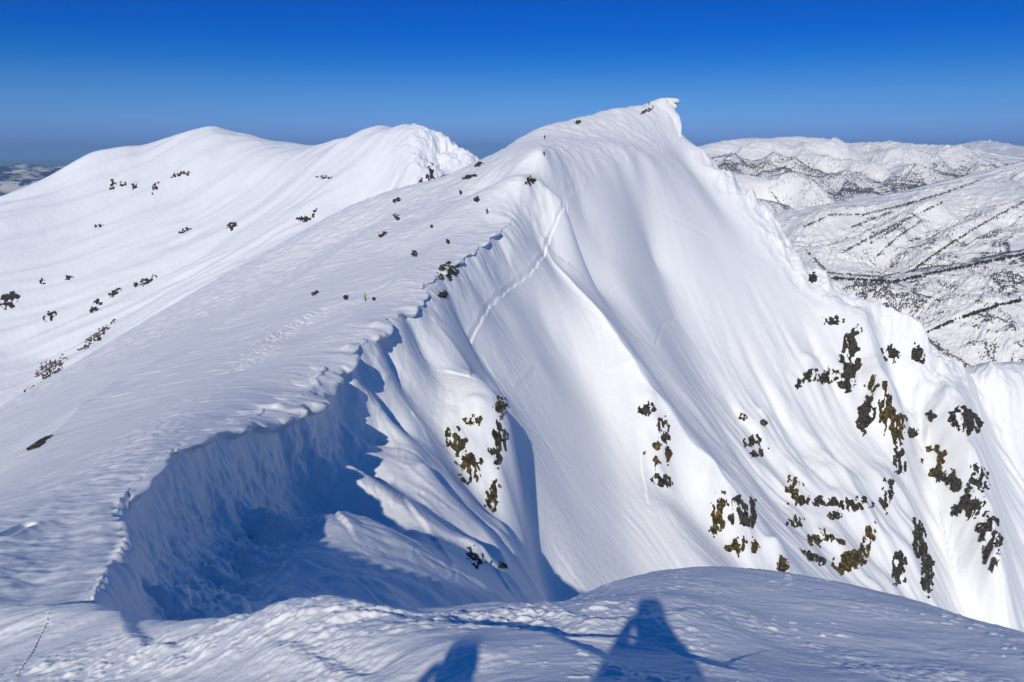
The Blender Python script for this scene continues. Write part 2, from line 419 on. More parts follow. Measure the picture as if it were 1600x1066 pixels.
rib_s = rib_s + 1.2 * noise(x / 14, y / 14, 401)
end_ = sstep(0, 40, rib_L) * (1 - 0.3 * sstep(170, 210, rib_L))
z += 0.012 * rr * end_ * np.where(rib_s < 0, np.exp(np.maximum(rib_s, -200) / (0.05 * rr)), np.exp(-rib_s / (0.03 * rr)))
def arete(pl, amp, wl_, wr_, seed):
    """sharpen a spur: a wide flank on its left, a short steep one on its right"""
    pl = [P(*p) for p in pl]; d_, s__, a_ = seg_dist(x[::2, ::2], y[::2, ::2], pl)
    sd = up2(d_ * s__); L_ = up2(a_); sd = sd + 0.7 * noise(x / 9, y / 9, seed) + 0.25 * noise(x / 2.5, y / 2.5, seed + 2)
    tot = a_.max(); en = sstep(0, 0.12, L_ / tot) * (1 - sstep(0.85, 1.0, L_ / tot)) * (0.75 + 0.5 * noise(L_ / 14, L_ * 0, seed + 4))
    return amp * rr * en * np.where(sd < 0, np.exp(np.maximum(sd, -300) / (wl_ * rr)), np.exp(-np.minimum(sd, 300) / (wr_ * rr)))
z += arete([(850, 300, 250), (866, 355, 243), (848, 408, 236), (880, 448, 230), (915, 488, 224), (955, 535, 216), (985, 585, 208), (1015, 635, 203), (1040, 660, 200), (1075, 710, 195), (1110, 745, 191), (1130, 780, 188), (1165, 820, 185), (1185, 848, 183), (1228, 900, 179)], 0.014, 0.06, 0.010, 411)
z += arete([(660, 486, 149), (692, 528, 147), (722, 568, 145), (755, 606, 140), (785, 648, 136), (800, 688, 132), (798, 728, 128), (783, 768, 122), (768, 800, 118)], 0.011, 0.05, 0.012, 421)
z += arete([(560, 740, 84), (620, 745, 95), (680, 768, 103), (720, 798, 104), (760, 833, 105), (795, 856, 106), (812, 878, 106), (828, 920, 101)], 0.011, 0.045, 0.014, 431)
SKYR = [P(*p) for p in [(1130, 272, 382), (1160, 298, 376), (1195, 330, 369), (1212, 360, 362), (1222, 390, 356), (1245, 420, 350), (1290, 450, 343), (1350, 490, 336), (1425, 520, 334), (1442, 570, 324), (1550, 590, 336)]]
kd, _, _ = seg_dist(x[::4, ::4], y[::4, ::4], SKYR)
kd = linear(kd, np.minimum(np.arange(F.nr) / 4.0, kd.shape[0] - 1.001)[:, None] + 0 * x, np.minimum(np.arange(F.nc) / 4.0, kd.shape[1] - 1.001)[None, :] + 0 * x)
z += np.exp(-(kd / 11) ** 2) * 3.6 * (fbm(x, y, 17, 4, 441, 0.5, ridged=True, cell=cell) - 0.2)
# --- slope direction for the avalanche flutes
zs = smooth(z0, 6)
dzr = np.gradient(zs, axis=0) / np.gradient(F.r)[:, None]; dzt = np.gradient(zs, axis=1) / (rr * (F.th[1] - F.th[0]))
slope = np.hypot(dzr, dzt)
drow = np.gradient(np.arange(F.nr)) / np.gradient(F.r)
vrow = (dzr / (slope + 1e-6) * drow[:, None] / 2)[::2, ::2]; vcol = (dzt / (slope + 1e-6) / (rr * (F.th[1] - F.th[0])) / 2)[::2, ::2]
x2, y2, c2 = x[::2, ::2], y[::2, ::2], cell[::2, ::2] * 2
def streaks(wl, length, n, seed, oct=3, ridged=False):
    """noise drawn out along the fall line"""
    src = fbm(x2, y2, wl, oct, seed, 0.6, ridged=ridged, cell=c2 * 0.6)
    return up2(drawn(src, vrow, vcol, wl * 0.36 / 2 ** (oct - 1), n + (oct > 1)))
east = sstep(0.5, 5.0, sgn) * sstep(18, 40, rr)      # right of the ridge line
steep = sstep(0.35, 0.7, slope)
west = 1 - sstep(-1, 1, sgn)
st1 = streaks(5.0, 0, 3, 11); st2 = streaks(1.3, 0, 3, 23, 2); st3 = streaks(2.4, 0, 3, 29, 2); st4 = streaks(13.0, 0, 2, 47, 3, True)
stm = 0.12 + 1.1 * sstep(-0.2, 0.6, noise(x / 24, y / 24, 19) + 0.4 * noise(x / 7, y / 7, 20))
wall = np.exp(-((sgn - 2.2) / (1.2 + 0.012 * rr)) ** 2) * sstep(14, 24, rr) * (1 - sstep(170, 230, rr))
z += wall * (1 - 0.7 * sstep(90, 140, rr)) * (0.34 * fbm(x, y, 2.6, 4, 141, 0.6, ridged=True, cell=cell) + 0.8 * noise(x / 5, y / 5, 143) + 0.5 * noise(x / 1.8, y / 1.8, 145))
z += east * (1 - sstep(95, 150, rr)) * 0.15 * st3
z += east * stm * (0.11 * st1 * sstep(25, 90, rr) + 0.08 * st2 * sstep(60, 110, rr))
z += east * sstep(60, 110, rr) * 0.05 * fbm(x, y, 2.0, 3, 161, 0.65, cell=cell) * (0.3 + sstep(-0.3, 0.4, noise(x / 18, y / 18, 163)))
z += east * (0.3 * fbm(x, y, 26, 2, 31, cell=cell) + 0.05 * fbm(x, y, 5, 3, 36, cell=cell) * sstep(-.2, .6, noise(x / 25, y / 25, 37)))
low = east * sstep(-40, -95, z0) * sstep(35, 90, x)      # the broken lower wall
z += low * (1.1 * fbm(x, y, 30, 4, 39, 0.42, cell=cell) + 0.3 * st1 + 1.7 * st4 * (0.3 + sstep(-0.3, 0.3, noise(x / 40, y / 40, 48))))
# --- wind-carved snow on the ridge and the foreground
def sastrugi(wl, seed, stretch=4.0, rot=0.2):
    c, s_ = math.cos(rot), math.sin(rot)
    a = (x * c + y * s_) / stretch; b = -x * s_ + y * c
    b = b + 0.5 * wl * noise(x / wl / 3, y / wl / 3, seed + 5)
    n = 0
    for k, g in ((0, 1.0), (1, 0.5), (2, 0.3)):
        w = wl / 2 ** k
        q = noise(a / w, b / w, seed + k)
        q = np.where(q > 0, q ** 0.8, q * 0.35)
        n = n + g * q * np.clip(w / cell / 2.5 - 0.6, 0, 1)
    return n
sa = sastrugi(1.3, 60) ; sb = sastrugi(5.0, 70, 3.0)
wind = np.maximum(west, 1 - sstep(14, 30, rr))
sc_ = sastrugi(2.4, 64, 3.2, -0.15)
z += wind * (0.06 * sa * sstep(6, 20, rr) + 0.09 * sc_ * sstep(10, 25, rr) + 0.10 * sb * sstep(15, 40, rr) + 0.3 * noise(x / 26, y / 26, 72) * sstep(30, 80, rr))
z += west * sstep(190, 260, rr) * 0.30 * fbm(x, y, 5, 4, 181, 0.6, cell=cell)
z += west * sstep(60, 120, rr) * 0.06 * st2 * (0.3 + sstep(-.2, .5, noise(x / 35, y / 35, 78)))
patch = sstep(-0.1, 0.5, noise(x / 3.0, y / 3.0, 77))
fgm = 1 - sstep(14, 24, rr)
z += fgm * (0.035 * sastrugi(0.6, 80, 3.5, 0.35) * (0.25 + patch) + 0.012 * sastrugi(0.14, 85, 2.5, 0.3) * patch + 0.05 * fbm(x, y, 2.2, 3, 88, cell=cell))
# rough rime crusts on the foreground
def blob(px, py, rad, ax=1.0):
    h = F.hit(z0, px, py)
    return np.exp(-(((x - h[0]) / ax) ** 2 + (y - h[1]) ** 2) / rad ** 2)
rough = 0
for px, py, rd, ax in [(200, 1035, .5, 1.6), (130, 1050, .4, 1.6), (330, 985, .5, 1.6), (420, 975, .4, 1.5), (300, 1020, .35, 1.6), (560, 955, .35, 2.2), (730, 975, .4, 2.0), (860, 960, .5, 2.5), (60, 1055, .35, 1.5)]:
    rough = np.maximum(rough, blob(px, py, rd, ax))
rough = rough * fgm
cr = fbm(x, y * 1.3, 0.30, 4, 95, 0.65, cell=cell)
z += rough * 0.05 * np.maximum(cr, -0.25)
chp = fbm(x, y * 1.5, 0.16, 2, 101, 0.6, cell=cell)
gr = fbm(x, y * 1.2, 0.10, 3, 121, 0.7, cell=cell)
z += fgm * 0.007 * gr * (0.25 + 1.5 * sstep(-0.2, 0.6, noise(x / 0.9, y / 0.7, 123)))
fl = noise(x / 0.05, y / 0.05, 131)
z += fgm * 0.012 * sstep(0.55, 0.8, fl) * sstep(0.1, 0.6, noise(x / 1.3, y / 0.9, 133))
z += east * (1 - sstep(70, 130, rr)) * 0.13 * fbm(x, y, 4.0, 4, 151, 0.55, cell=cell)
z += fgm * 0.02 * sstep(0.35, 0.9, chp) * sstep(0.0, 0.5, noise(x / 1.6, y / 1.1, 97)) * sstep(700, 1000, project(x, y, z0)[0])
z += steep * west * 0.15 * fbm(x, y, 4, 3, 44, cell=cell)

EAST = [  # cx, cy, rx, ry, rotation, cover, label, ochre
 (770, 775, 10, 22, 10, .62, 'dark rock with yellow grass at the lowest tip of the pyramid-shaped snow spur', 1),
 (733, 732, 22, 20, 40, .62, 'dark cliff patch with yellow grass low on the left of the pyramid-shaped spur', 1),
 (712, 690, 22, 18, 50, .45, 'yellow-grassed rock crumbs high on the left of the pyramid-shaped spur', 1),
 (740, 658, 18, 9, 0, .45, 'small yellowish rock band beneath the smooth top of the pyramid-shaped spur', 1),
 (778, 690, 14, 36, 5, .58, 'steep streaky dark rocks along the shaded right edge of the pyramid-shaped spur', 0),
 (782, 635, 12, 14, 0, .38, 'little rime-covered rocks on the upper right rim of the pyramid-shaped spur', 1),
 (700, 424, 16, 12, -30, .72, 'brown rock showing in the shaded hollow under the cornice below the summit slope', 0),
 (692, 460, 8, 5, 0, .6, 'two brown stones at the lower lip of the shaded cornice hollow', 0),
 (785, 884, 7, 5, 40, .75, 'small yellow-brown rock under the snow bulge low in the middle couloir', 1),
 (745, 872, 22, 14, 40, .30, 'scattered black stones left of the snow bulge in the middle couloir', 0),
 (1012, 640, 16, 12, 20, .45, 'dark specks of rock on the crest bend of the long curving spur', 0),
 (1037, 675, 9, 30, -8, .55, 'thin line of rocks running down beside the crest of the long curving spur', 0),
 (1030, 712, 20, 18, 0, .42, 'peppered rock slab on the lower flank of the long curving spur', 1),
 (1035, 752, 18, 9, 25, .66, 'dark rock ledge ending the peppered slab on the long curving spur', 0),
 (1122, 800, 12, 34, 10, .55, 'ragged rocks on the left edge of the lowest knob of the curving spur', 1),
 (1160, 800, 22, 20, 55, .48, 'rocks on the right edge of the lowest knob of the curving spur', 0),
 (1160, 852, 22, 13, 0, .68, 'dark rock face in the lowest knob of the curving spur, above the foreground snow', 1),
 (1222, 885, 8, 15, 0, .78, 'upright dark rock under a white mushroom of snow above the foreground', 1),
 (1160, 651, 7, 5, 0, .6, 'tiny forked black rock alone on the smooth central face', 0),
 (1180, 695, 18, 16, -20, .55, 'cluster of black rocks under a snow rib on the central face', 0),
 (1193, 661, 5, 4, 40, .7, 'single black stone above the rock cluster on the central face', 0),
 (1242, 768, 12, 22, -10, .48, 'specked vertical rock strip left of the long horizontal band', 1),
 (1310, 785, 58, 10, 4, .55, 'long horizontal band of black rocks across the lower wall', 0),
 (1305, 805, 10, 7, 0, .7, 'black rock block hanging below the long horizontal band', 0),
 (1243, 816, 13, 8, 0, .55, 'ring of small rocks below the specked vertical strip', 0),
 (1290, 840, 24, 14, 0, .42, 'scattered brownish rocks in the middle of the lower wall', 1),
 (1325, 880, 26, 14, -25, .80, 'large dark overhanging rock at the foot of the lower wall', 1),
 (1270, 872, 26, 6, 20, .6, 'thin rock line leading to the large overhanging rock', 0),
 (1355, 845, 9, 30, 15, .45, 'upright row of small rocks right of the overhanging rock', 1),
 (1265, 588, 11, 8, -30, .72, 'black rock crescent under a snow cap on the upper right face', 0),
 (1247, 600, 4, 7, 10, .7, 'small black sliver left of the rock crescent', 0),
 (1293, 590, 11, 14, 45, .52, 'black rock crumbs between the crescent rock and the tall cliff', 0),
 (1302, 501, 16, 6, -5, .66, 'flat black rock streak near the skyline of the east face', 0),
 (1331, 552, 14, 44, 6, .72, 'tall jagged black cliff on the upper right wall', 0),
 (1320, 603, 13, 8, -5, .82, 'rounded black rock just below the tall jagged cliff', 0),
 (1352, 646, 11, 24, 12, .84, 'long dark smooth rock slab below the tall jagged cliff', 0),
 (1362, 600, 9, 14, 0, .5, 'small mottled rock knot right of the tall jagged cliff', 1),
 (1388, 645, 14, 34, -10, .50, 'mottled rock strip with yellow grass on the middle buttress', 1),
 (1404, 672, 10, 24, 0, .62, 'dark rock with an orange-yellow patch on the middle buttress', 1),
 (1402, 715, 9, 24, -10, .62, 'dark rocks running down below the yellow-patched buttress rock', 0),
 (1270, 434, 7, 6, -30, .85, 'black rock beside the little snow dome on the skyline', 0),
 (1216, 345, 9, 26, -15, .60, 'dark rocks on the steep skyline notch right of the summit face', 0),
 (1216, 314, 4, 5, 0, .8, 'lone dark rock on top of the skyline notch', 0),
 (1392, 550, 12, 18, -50, .42, 'thin broken rocks below the wavy snow crest on the right skyline', 0),
 (1434, 553, 10, 13, -20, .65, 'black rocks at the end of the wavy crest against the wooded valley', 0),
 (1425, 676, 9, 6, -35, .66, 'small black hooked rock under a snow cap on the middle buttress', 0),
 (1508, 658, 22, 17, 20, .82, 'big black rock under a round snow cap on the right buttress', 0),
 (1455, 650, 7, 8, 50, .6, 'small black rock on the left flank of the right buttress', 0),
 (1462, 720, 16, 24, 0, .42, 'mottled rocks on the left side of the right buttress', 1),
 (1490, 752, 26, 12, 25, .62, 'dark ledge of rock high in the right buttress', 0),
 (1513, 795, 28, 16, -10, .74, 'broad black cliff in the middle of the right buttress', 0),
 (1530, 745, 12, 22, -20, .5, 'black stones on the outer rim of the right buttress', 0),
 (1545, 840, 15, 38, -6, .64, 'tall black rock strip down the outer edge of the right buttress', 0),
 (1437, 850, 9, 34, -8, .66, 'upright black rocks on the narrow rib beside the deep gully', 0),
 (1448, 900, 9, 32, 0, .70, 'lowest black rock pillar of the narrow rib above the foreground', 0),
 (1404, 890, 11, 26, 0, .60, 'black rocks under the rounded snow pillow, left of the lowest pillar', 0),
 (1384, 775, 10, 22, 0, .50, 'black crumbs at the top of the smooth snow pillow', 0),
]
# every outcrop stands in a snow-capped step of the wall
for k, (cx, cy, rx, ry, rot, cov, lab, oc) in enumerate(EAST):
    if cy < 480 and cx < 900: continue
    L_ = max(rx, ry); h0 = F.hit(z0, cx, cy - 0.9 * min(ry, 20)); 
    if h0 is None: continue
    m_ = math.hypot(h0[0], h0[1]) / FPX; rd = (0.55 * L_ + 4) * m_ * 1.6
    z += 0.34 * rd * np.exp(-(((x - h0[0]) ** 2 + (y - h0[1]) ** 2) / rd ** 2) ** 1.5) * (1 + 0.5 * noise(x / rd, y / rd, k))
for px, py, rad, h in [(1232, 405, 5, 2.6), (1255, 400, 4, 1.5), (1282, 442, 4, 2.0), (1350, 488, 6, 1.4), (1410, 512, 7, 2.2), (1430, 532, 5, 1.5), (1372, 925, 4.2, 2.6), (1216, 862, 2.4, 2.0), (1197, 855, 2, 1.2), (1266, 572, 3, 1.8), (1508, 632, 4, 3.0), (1472, 620, 5, 2.0),
                       (1425, 655, 3.5, 2.0), (788, 842, 2.6, 1.9), (775, 865, 2, 1.0), (797, 865, 2, 1.2), (790, 790, 3.2, 1.2), (1185, 668, 4, 1.6), (1320, 590, 3, 1.4), (1410, 590, 7, 2.0), (700, 640, 6, 1.2), (1340, 820, 5, 2.0), (1310, 860, 4, 1.5), (1010, 600, 5, 1.2), (1030, 735, 4, 1.2)]:
    h0 = F.hit(z0, px, py)
    if h0: z += h * np.exp(-((x - h0[0]) ** 2 + (y - h0[1]) ** 2) / rad ** 2)
def world_line(px_pts):
    o = []
    for a, b in zip(px_pts[:-1], px_pts[1:]):
        n = max(1, int(math.hypot(a[0] - b[0], a[1] - b[1]) / 12))
        for k in range(n):
            h = F.hit(z0, a[0] + (b[0] - a[0]) * k / n, a[1] + (b[1] - a[1]) * k / n)
            if h: o.append(h)
    h = F.hit(z0, *px_pts[-1])
    if h: o.append(h)
    return o
def window(wl, pad):
    w = np.array(wl); r_ = np.hypot(w[:, 0], w[:, 1]); t_ = np.arctan2(w[:, 0], w[:, 1])
    i0 = int(max(0, F.row(max(r_.min() - pad, F.r[0])))); i1 = int(min(F.nr, F.row(r_.max() + pad) + 2))
    j0 = int(max(0, F.col(t_.min() - pad / r_.min()))); j1 = int(min(F.nc, F.col(t_.max() + pad / r_.min()) + 2))
    return slice(i0, i1), slice(j0, j1)
def groove(px_pts, width, depth, rim=0.35, kind='track', wob=0.3):
    wl = world_line(px_pts)
    if len(wl) < 2: return
    s_ = window(wl, width * 6)
    X, Y, C = x[s_], y[s_], cell[s_]
    d, sd, ar = seg_dist(X + wob * noise(X / 4, Y / 4, 3), Y + wob * noise(X / 4, Y / 4, 8), wl)
    w = np.maximum(width, C * 1.1)
    sg0 = 1
    if kind == 'track':
        z[s_] += -depth * np.exp(-(d / w) ** 2) + rim * depth * np.exp(-((d - 1.8 * w) / w) ** 2)
    elif kind == 'feet':
        z[s_] += np.exp(-(d / (width * 2.5)) ** 2) * depth * (0.35 + 0.65 * sstep(35, 80, rr[s_])) * fbm(X, Y, 0.9, 3, 33, 0.7, cell=C)
    else:                                   # a slab crack: a little step, higher on the left of the line
        L_ = ar.max() + 1e-6; fade = sstep(0, .15, ar / L_) * (1 - sstep(.85, 1, ar / L_))
        sg = d * sd
        soft = sstep(-1, 1, sg / np.maximum(width, 2 * C)) ; z[s_] += fade * depth * ((1 - soft) * np.exp(np.minimum(sg, 0) / (width * 5)) - 0.6 * soft * np.exp(-np.maximum(sg, 0) / (width * 2))) * np.exp(-(d / (width * 8)) ** 2) if True else np.where(sg < 0, np.exp(sg / (width * 5)), -0.6 * np.exp(-np.maximum(sg, 0) / (width * 2))) * np.exp(-(d / (width * 8)) ** 2)
groove([(885, 318), (872, 345), (858, 380), (848, 403)], 0.28, 0.6)
groove([(848, 403), (825, 428), (795, 450), (765, 475), (748, 500), (735, 525), (730, 533)], 0.28, 0.5)
groove([(730, 535), (755, 562), (775, 595), (800, 640), (840, 680), (890, 730)], 0.3, 0.15)
groove([(806, 700), (818, 760), (822, 830), (818, 885)], 0.3, 0.15)
groove([(1030, 330), (1055, 345), (1085, 355), (1110, 372)], 0.5, 0.25)
groove([(900, 292), (885, 300), (878, 318)], 0.5, 0.3)
groove([(1025, 540), (1035, 505), (1055, 495)], 0.5, 0.3)
for a in [[(680, 580), (705, 584), (735, 592), (738, 575)], [(585, 618), (600, 608), (612, 592)], [(575, 572), (566, 590), (568, 600)], [(800, 612), (822, 590), (835, 573), (860, 573)], [(640, 640), (660, 668), (672, 695)],
          [(540, 745), (520, 760), (510, 790)], [(628, 770), (650, 805), (680, 845), (705, 880)], [(940, 583), (975, 577), (1000, 590)], [(1310, 640), (1312, 670), (1340, 695), (1370, 715), (1395, 730)], [(660, 700), (690, 730), (700, 745)],
          [(1000, 700), (1005, 740), (1013, 790)], [(745, 860), (775, 890), (800, 930)], [(505, 755), (515, 785), (540, 820), (560, 850)], [(340, 842), (365, 843), (390, 838)]]:
    groove(a, 0.25, 0.32, kind='crack')
groove([(0, 905), (60, 850), (110, 790), (170, 730), (240, 680), (300, 625), (380, 575), (440, 520), (500, 492), (560, 470), (640, 425), (700, 372), (760, 335), (800, 300), (850, 250), (900, 215), (1015, 165)], 1.3, 0.17, kind='feet')
z0 = z.copy()
groove([(0, 840), (20, 830), (40, 822)], 0.2, 0.3)
groove([(650, 956), (700, 972), (760, 978), (880, 988), (1000, 1000), (1100, 1030), (1230, 1064)], 0.12, -0.10, kind='crack', wob=.4)
groove([(780, 985), (860, 992), (960, 1030), (1010, 1062)], 0.12, -0.06, kind='crack', wob=.4)
groove([(435, 978), (480, 1000), (530, 1035), (590, 1060)], 0.1, -0.06, kind='crack', wob=.3)
groove([(160, 950), (220, 962), (260, 990), (340, 985)], 0.12, -0.08, kind='crack', wob=.3)
groove([(1090, 945), (1000, 962), (930, 962), (880, 955)], 0.12, 0.05, kind='crack', wob=.3)
groove([(512, 475), (480, 495), (440, 517), (400, 540)], 1.2, -0.7, kind='crack')

# plates and hollows carved sideways into the steep wall under the cornice
gr_ = np.gradient(smooth(z, 2), axis=0) / np.gradient(F.r)[:, None]; gt_ = np.gradient(smooth(z, 2), axis=1) / (rr * (F.th[1] - F.th[0]))
gm_ = np.hypot(gr_, gt_) + 1e-6
mk = sstep(0.7, 1.5, gm_) * sstep(-0.5, 1.0, sgn) * (1 - sstep(6, 10, sgn)) * sstep(15, 22, rr) * (1 - sstep(85, 125, rr))
mk = smooth(mk, 2)
cv = fbm(ea + 0.6 * z, z * 1.4, 4.5, 5, 501, 0.62) + 0.5 * fbm(ea, z * 0.35, 1.6, 3, 505, 0.6, ridged=True)
dsp_ = mk * 0.42 * cv
or_, ot_ = -gr_ / gm_, -gt_ / gm_
x = x + dsp_ * (or_ * np.sin(F.TH) + ot_ * np.cos(F.TH)); y = y + dsp_ * (or_ * np.cos(F.TH) - ot_ * np.sin(F.TH))
main = structure(grid_mesh('snow_ridge', x, y, z, m_snow), 'long corniced snow ridge climbing to the pointed summit', 'mountain')

# ------------------------------------------------------------------ left mountain
def build_far(name, lines, Wp, az, nc, radii, mat, detail, csm=0.02, step=20):
    pp = []
    for l in lines: pp += line(l, step)
    f = rbf(pp + Wp, csm)
    G = Field(az[0], az[1], int(nc * Q), radii)
    zz = G.base(f, 4)
    zz = detail(G, zz)
    o = grid_mesh(name, G.x, G.y, zz, mat)
    return structure(o), G, zz
def fall(G, zz, n, length, wl, seed, oct=3, dirn=None, ridged=False):
    zs_ = smooth(zz, 16)
    gr = np.gradient(zs_, axis=0) / np.gradient(G.r)[:, None]; gt = np.gradient(zs_, axis=1) / (G.RR * (G.th[1] - G.th[0]))
    s_ = np.hypot(gr, gt) + 1e-6; vr0, vt0 = gr / s_, gt / s_
    if dirn is not None:
        a_ = dirn + 0.25 * noise(G.x / 260, G.y / 260, 4); dx_, dy_ = np.sin(a_), np.cos(a_)
        vr0 = dx_ * np.sin(G.TH) + dy_ * np.cos(G.TH); vt0 = dx_ * np.cos(G.TH) - dy_ * np.sin(G.TH)
    vr0 = vr0 / np.gradient(G.r)[:, None]; vt0 = vt0 / (G.RR * (G.th[1] - G.th[0]))
    src = fbm(G.x, G.y, wl, oct, seed, 0.6, ridged=ridged, cell=G.cell)
    return drawn(src, vr0, vt0, wl * 0.36 / 2 ** (oct - 1), n + (oct > 1))
def near_px(G, zz, spots):
    m = 0
    for px, py, rad in spots:
        h = G.hit(zz, px, py)
        if h: m = np.maximum(m, np.exp(-((G.x - h[0]) ** 2 + (G.y - h[1]) ** 2) / rad ** 2))
    return m
def det_left(G, zz):
    D = R(52)
    s1 = fall(G, zz, 4, 0, 36, 3, 2, D); s2 = fall(G, zz, 4, 0, 13, 6, 2, D); s3 = fall(G, zz, 3, 0, 90, 9, 1, D); s4 = fall(G, zz, 3, 0, 58, 12, 2, D, True)
    q = near_px(G, zz, [(700, 250, 75), (690, 275, 60)]); rg = fbm(G.x, G.y, 40, 4, 61, 0.6, ridged=True, cell=G.cell)
    p_ = sstep(-0.4, 0.4, noise(G.x / 150, G.y / 150, 66))
    return zz + 5.5 * s3 + 3.5 * s4 * (1 - 0.5 * p_) + 4.2 * s1 * (0.4 + p_) + 1.1 * s2 * p_ + 9 * q * rg
left, GL, zL = build_far('left_mountain', [
 [(-200, 420, 1150), (-80, 365, 1220), (0, 330, 1280), (60, 312, 1330), (100, 285, 1380), (125, 262, 1410), (150, 246, 1430), (190, 242, 1450), (235, 235, 1480), (262, 222, 1500), (295, 209, 1520), (325, 206, 1530), (345, 208, 1530), (385, 225, 1520), (420, 230, 1510), (470, 235, 1500), (500, 228, 1480), (540, 218, 1450), (585, 208, 1420), (625, 209, 1400), (650, 206, 1390), (675, 208, 1380), (700, 222, 1380), (725, 240, 1385), (760, 262, 1390)],
 [(662, 212, 1380), (668, 235, 1350), (662, 262, 1310), (652, 290, 1280), (650, 320, 1260)],
 [(690, 222, 1382), (705, 250, 1355), (720, 280, 1340)], [(680, 225, 1390), (685, 255, 1375), (680, 285, 1350)], [(715, 240, 1392), (725, 260, 1385)],
 [(585, 230, 1400), (540, 280, 1340), (480, 330, 1280), (400, 400, 1200), (250, 500, 1080)],
 [(600, 290, 1330), (560, 340, 1280), (480, 400, 1190)],
 [(325, 225, 1500), (325, 260, 1450), (300, 320, 1380), (230, 400, 1260), (150, 470, 1170), (60, 560, 1060)],
 [(420, 260, 1450), (400, 300, 1400), (340, 360, 1310), (260, 440, 1200), (180, 520, 1100)],
 [(170, 260, 1420), (175, 300, 1370), (150, 380, 1280), (80, 460, 1180), (0, 540, 1080)],
 [(60, 340, 1290), (30, 420, 1200), (-20, 480, 1130)],
 [(-100, 640, 930), (0, 640, 950), (100, 585, 1020), (200, 525, 1080)],
], [(-250, 2000, -150), (-700, 2000, -250), (-1400, 1700, -600), (-1300, 900, -500), (0, 1900, -250), (100, 1500, -250), (150, 1100, -330), (-100, 900, -380), (-300, 700, -420), (-700, 700, -480), (-1000, 700, -520), (-400, 500, -500)],
 (-50, 6), 1100, np.geomspace(560, 1900, int(820 * Q)), m_snow_mid, det_left, 0.03)

# ------------------------------------------------------------------ the valleys on the right
RIDGES_MID = [[(1428, 316), (1350, 335), (1300, 335), (1256, 354)], [(1472, 316), (1430, 336), (1381, 361), (1340, 381), (1319, 393)], [(1600, 315), (1560, 336), (1519, 359), (1475, 387), (1444, 409), (1412, 433)], [(1534, 280), (1480, 300), (1415, 319)], [(1440, 345), (1400, 372), (1370, 400)], [(1560, 368), (1510, 395), (1465, 415)]]
RIDGES_NEAR = [[(1400, 540), (1440, 524), (1480, 505), (1520, 490), (1560, 477), (1600, 468)], [(1470, 440), (1430, 470), (1400, 505)], [(1530, 430), (1490, 465), (1465, 495)], [(1590, 415), (1550, 445), (1530, 475)], [(1400, 448), (1370, 475), (1350, 495)], [(1560, 500), (1530, 530), (1510, 560)], [(1600, 500), (1580, 530), (1560, 565)]]
RIDGES_BACK = [[(1170, 226), (1150, 252), (1138, 278)], [(1215, 224), (1205, 255), (1190, 292)], [(1262, 222), (1245, 258), (1215, 298)], [(1300, 223), (1290, 262), (1262, 305)], [(1325, 232), (1325, 268), (1312, 302)], [(1396, 228), (1365, 262), (1340, 296)], [(1396, 228), (1412, 262), (1405, 300)], [(1482, 232), (1462, 262), (1450, 294)], [(1484, 232), (1520, 258), (1545, 276)], [(1435, 233), (1432, 262), (1425, 290)]]
def add_ridges(G, zz, lines, A, wl_, wr_):
    for l in lines:
        pl = []
        for a, b in zip(l[:-1], l[1:]):
            for k in range(4):
                h = G.hit(zz, a[0] + (b[0] - a[0]) * k / 4, a[1] + (b[1] - a[1]) * k / 4)
                if h: pl.append(h)
        h = G.hit(zz, *l[-1])
        if h: pl.append(h)
        if len(pl) < 2: continue
        d, sd, ar = seg_dist(G.x[::3, ::3], G.y[::3, ::3], pl); q = d * sd
        I, J = np.meshgrid(np.minimum(np.arange(G.nr) / 3.0, q.shape[0] - 1.001), np.minimum(np.arange(G.nc) / 3.0, q.shape[1] - 1.001), indexing='ij')
        q = linear(q, I, J); t = linear(ar, I, J) / (ar.max() + 1e-6)
        q = q + wr_ * 0.5 * noise(G.x / wl_ / 1.5, G.y / wl_ / 1.5, 12)
        zz = zz + A * sstep(0, 0.15, t) * (1 - 0.8 * sstep(0.8, 1, t)) * np.where(q < 0, np.exp(np.maximum(q / wl_, -30)), np.exp(-np.minimum(q / wr_, 30)))
    return zz
def det_hill(amp, wl, seed, rid=None):
    def f(G, zz):
        if rid: zz = add_ridges(G, zz, *rid)
        s1 = fall(G, zz, 3, 0, wl, seed, 2); s2 = fall(G, zz, 3, 0, wl / 3, seed + 4, 2)
        G.streak = s1; G.streak2 = s2
        return zz + amp * (s1 + 0.3 * s2) + amp * 0.5 * fbm(G.x, G.y, wl * 5, 1, seed + 8, cell=G.cell)
    return f
hill_near, GN, zN = build_far('near_hill', [
 [(1180, 415, 1650), (1290, 432, 1720), (1330, 434, 1760), (1400, 438, 1820), (1450, 425, 1880), (1520, 412, 1940), (1600, 395, 2000), (1760, 360, 2100)],
 [(1300, 470, 1600), (1400, 500, 1600), (1440, 526, 1500), (1480, 505, 1530), (1520, 490, 1560), (1560, 477, 1590), (1600, 468, 1620), (1760, 430, 1700)],
 [(1430, 540, 1440), (1540, 560, 1420), (1600, 540, 1440), (1760, 520, 1500)],
 [(1540, 470, 1700), (1600, 445, 1760), (1760, 420, 1850)],
 [(1430, 600, 1320), (1600, 640, 1260), (1760, 600, 1300)],
], [(300, 2150, -560), (700, 2300, -560), (1300, 2400, -520), (1900, 2500, -420), (250, 1300, -520), (400, 900, -480), (900, 900, -480), (600, 1900, -350), (1300, 1500, -360)],
 (9, 42), 700, np.geomspace(800, 2600, int(560 * Q)), m_snow_far, det_hill(6.0, 60, 3, (RIDGES_NEAR, 13, 45, 20)), 0.02)
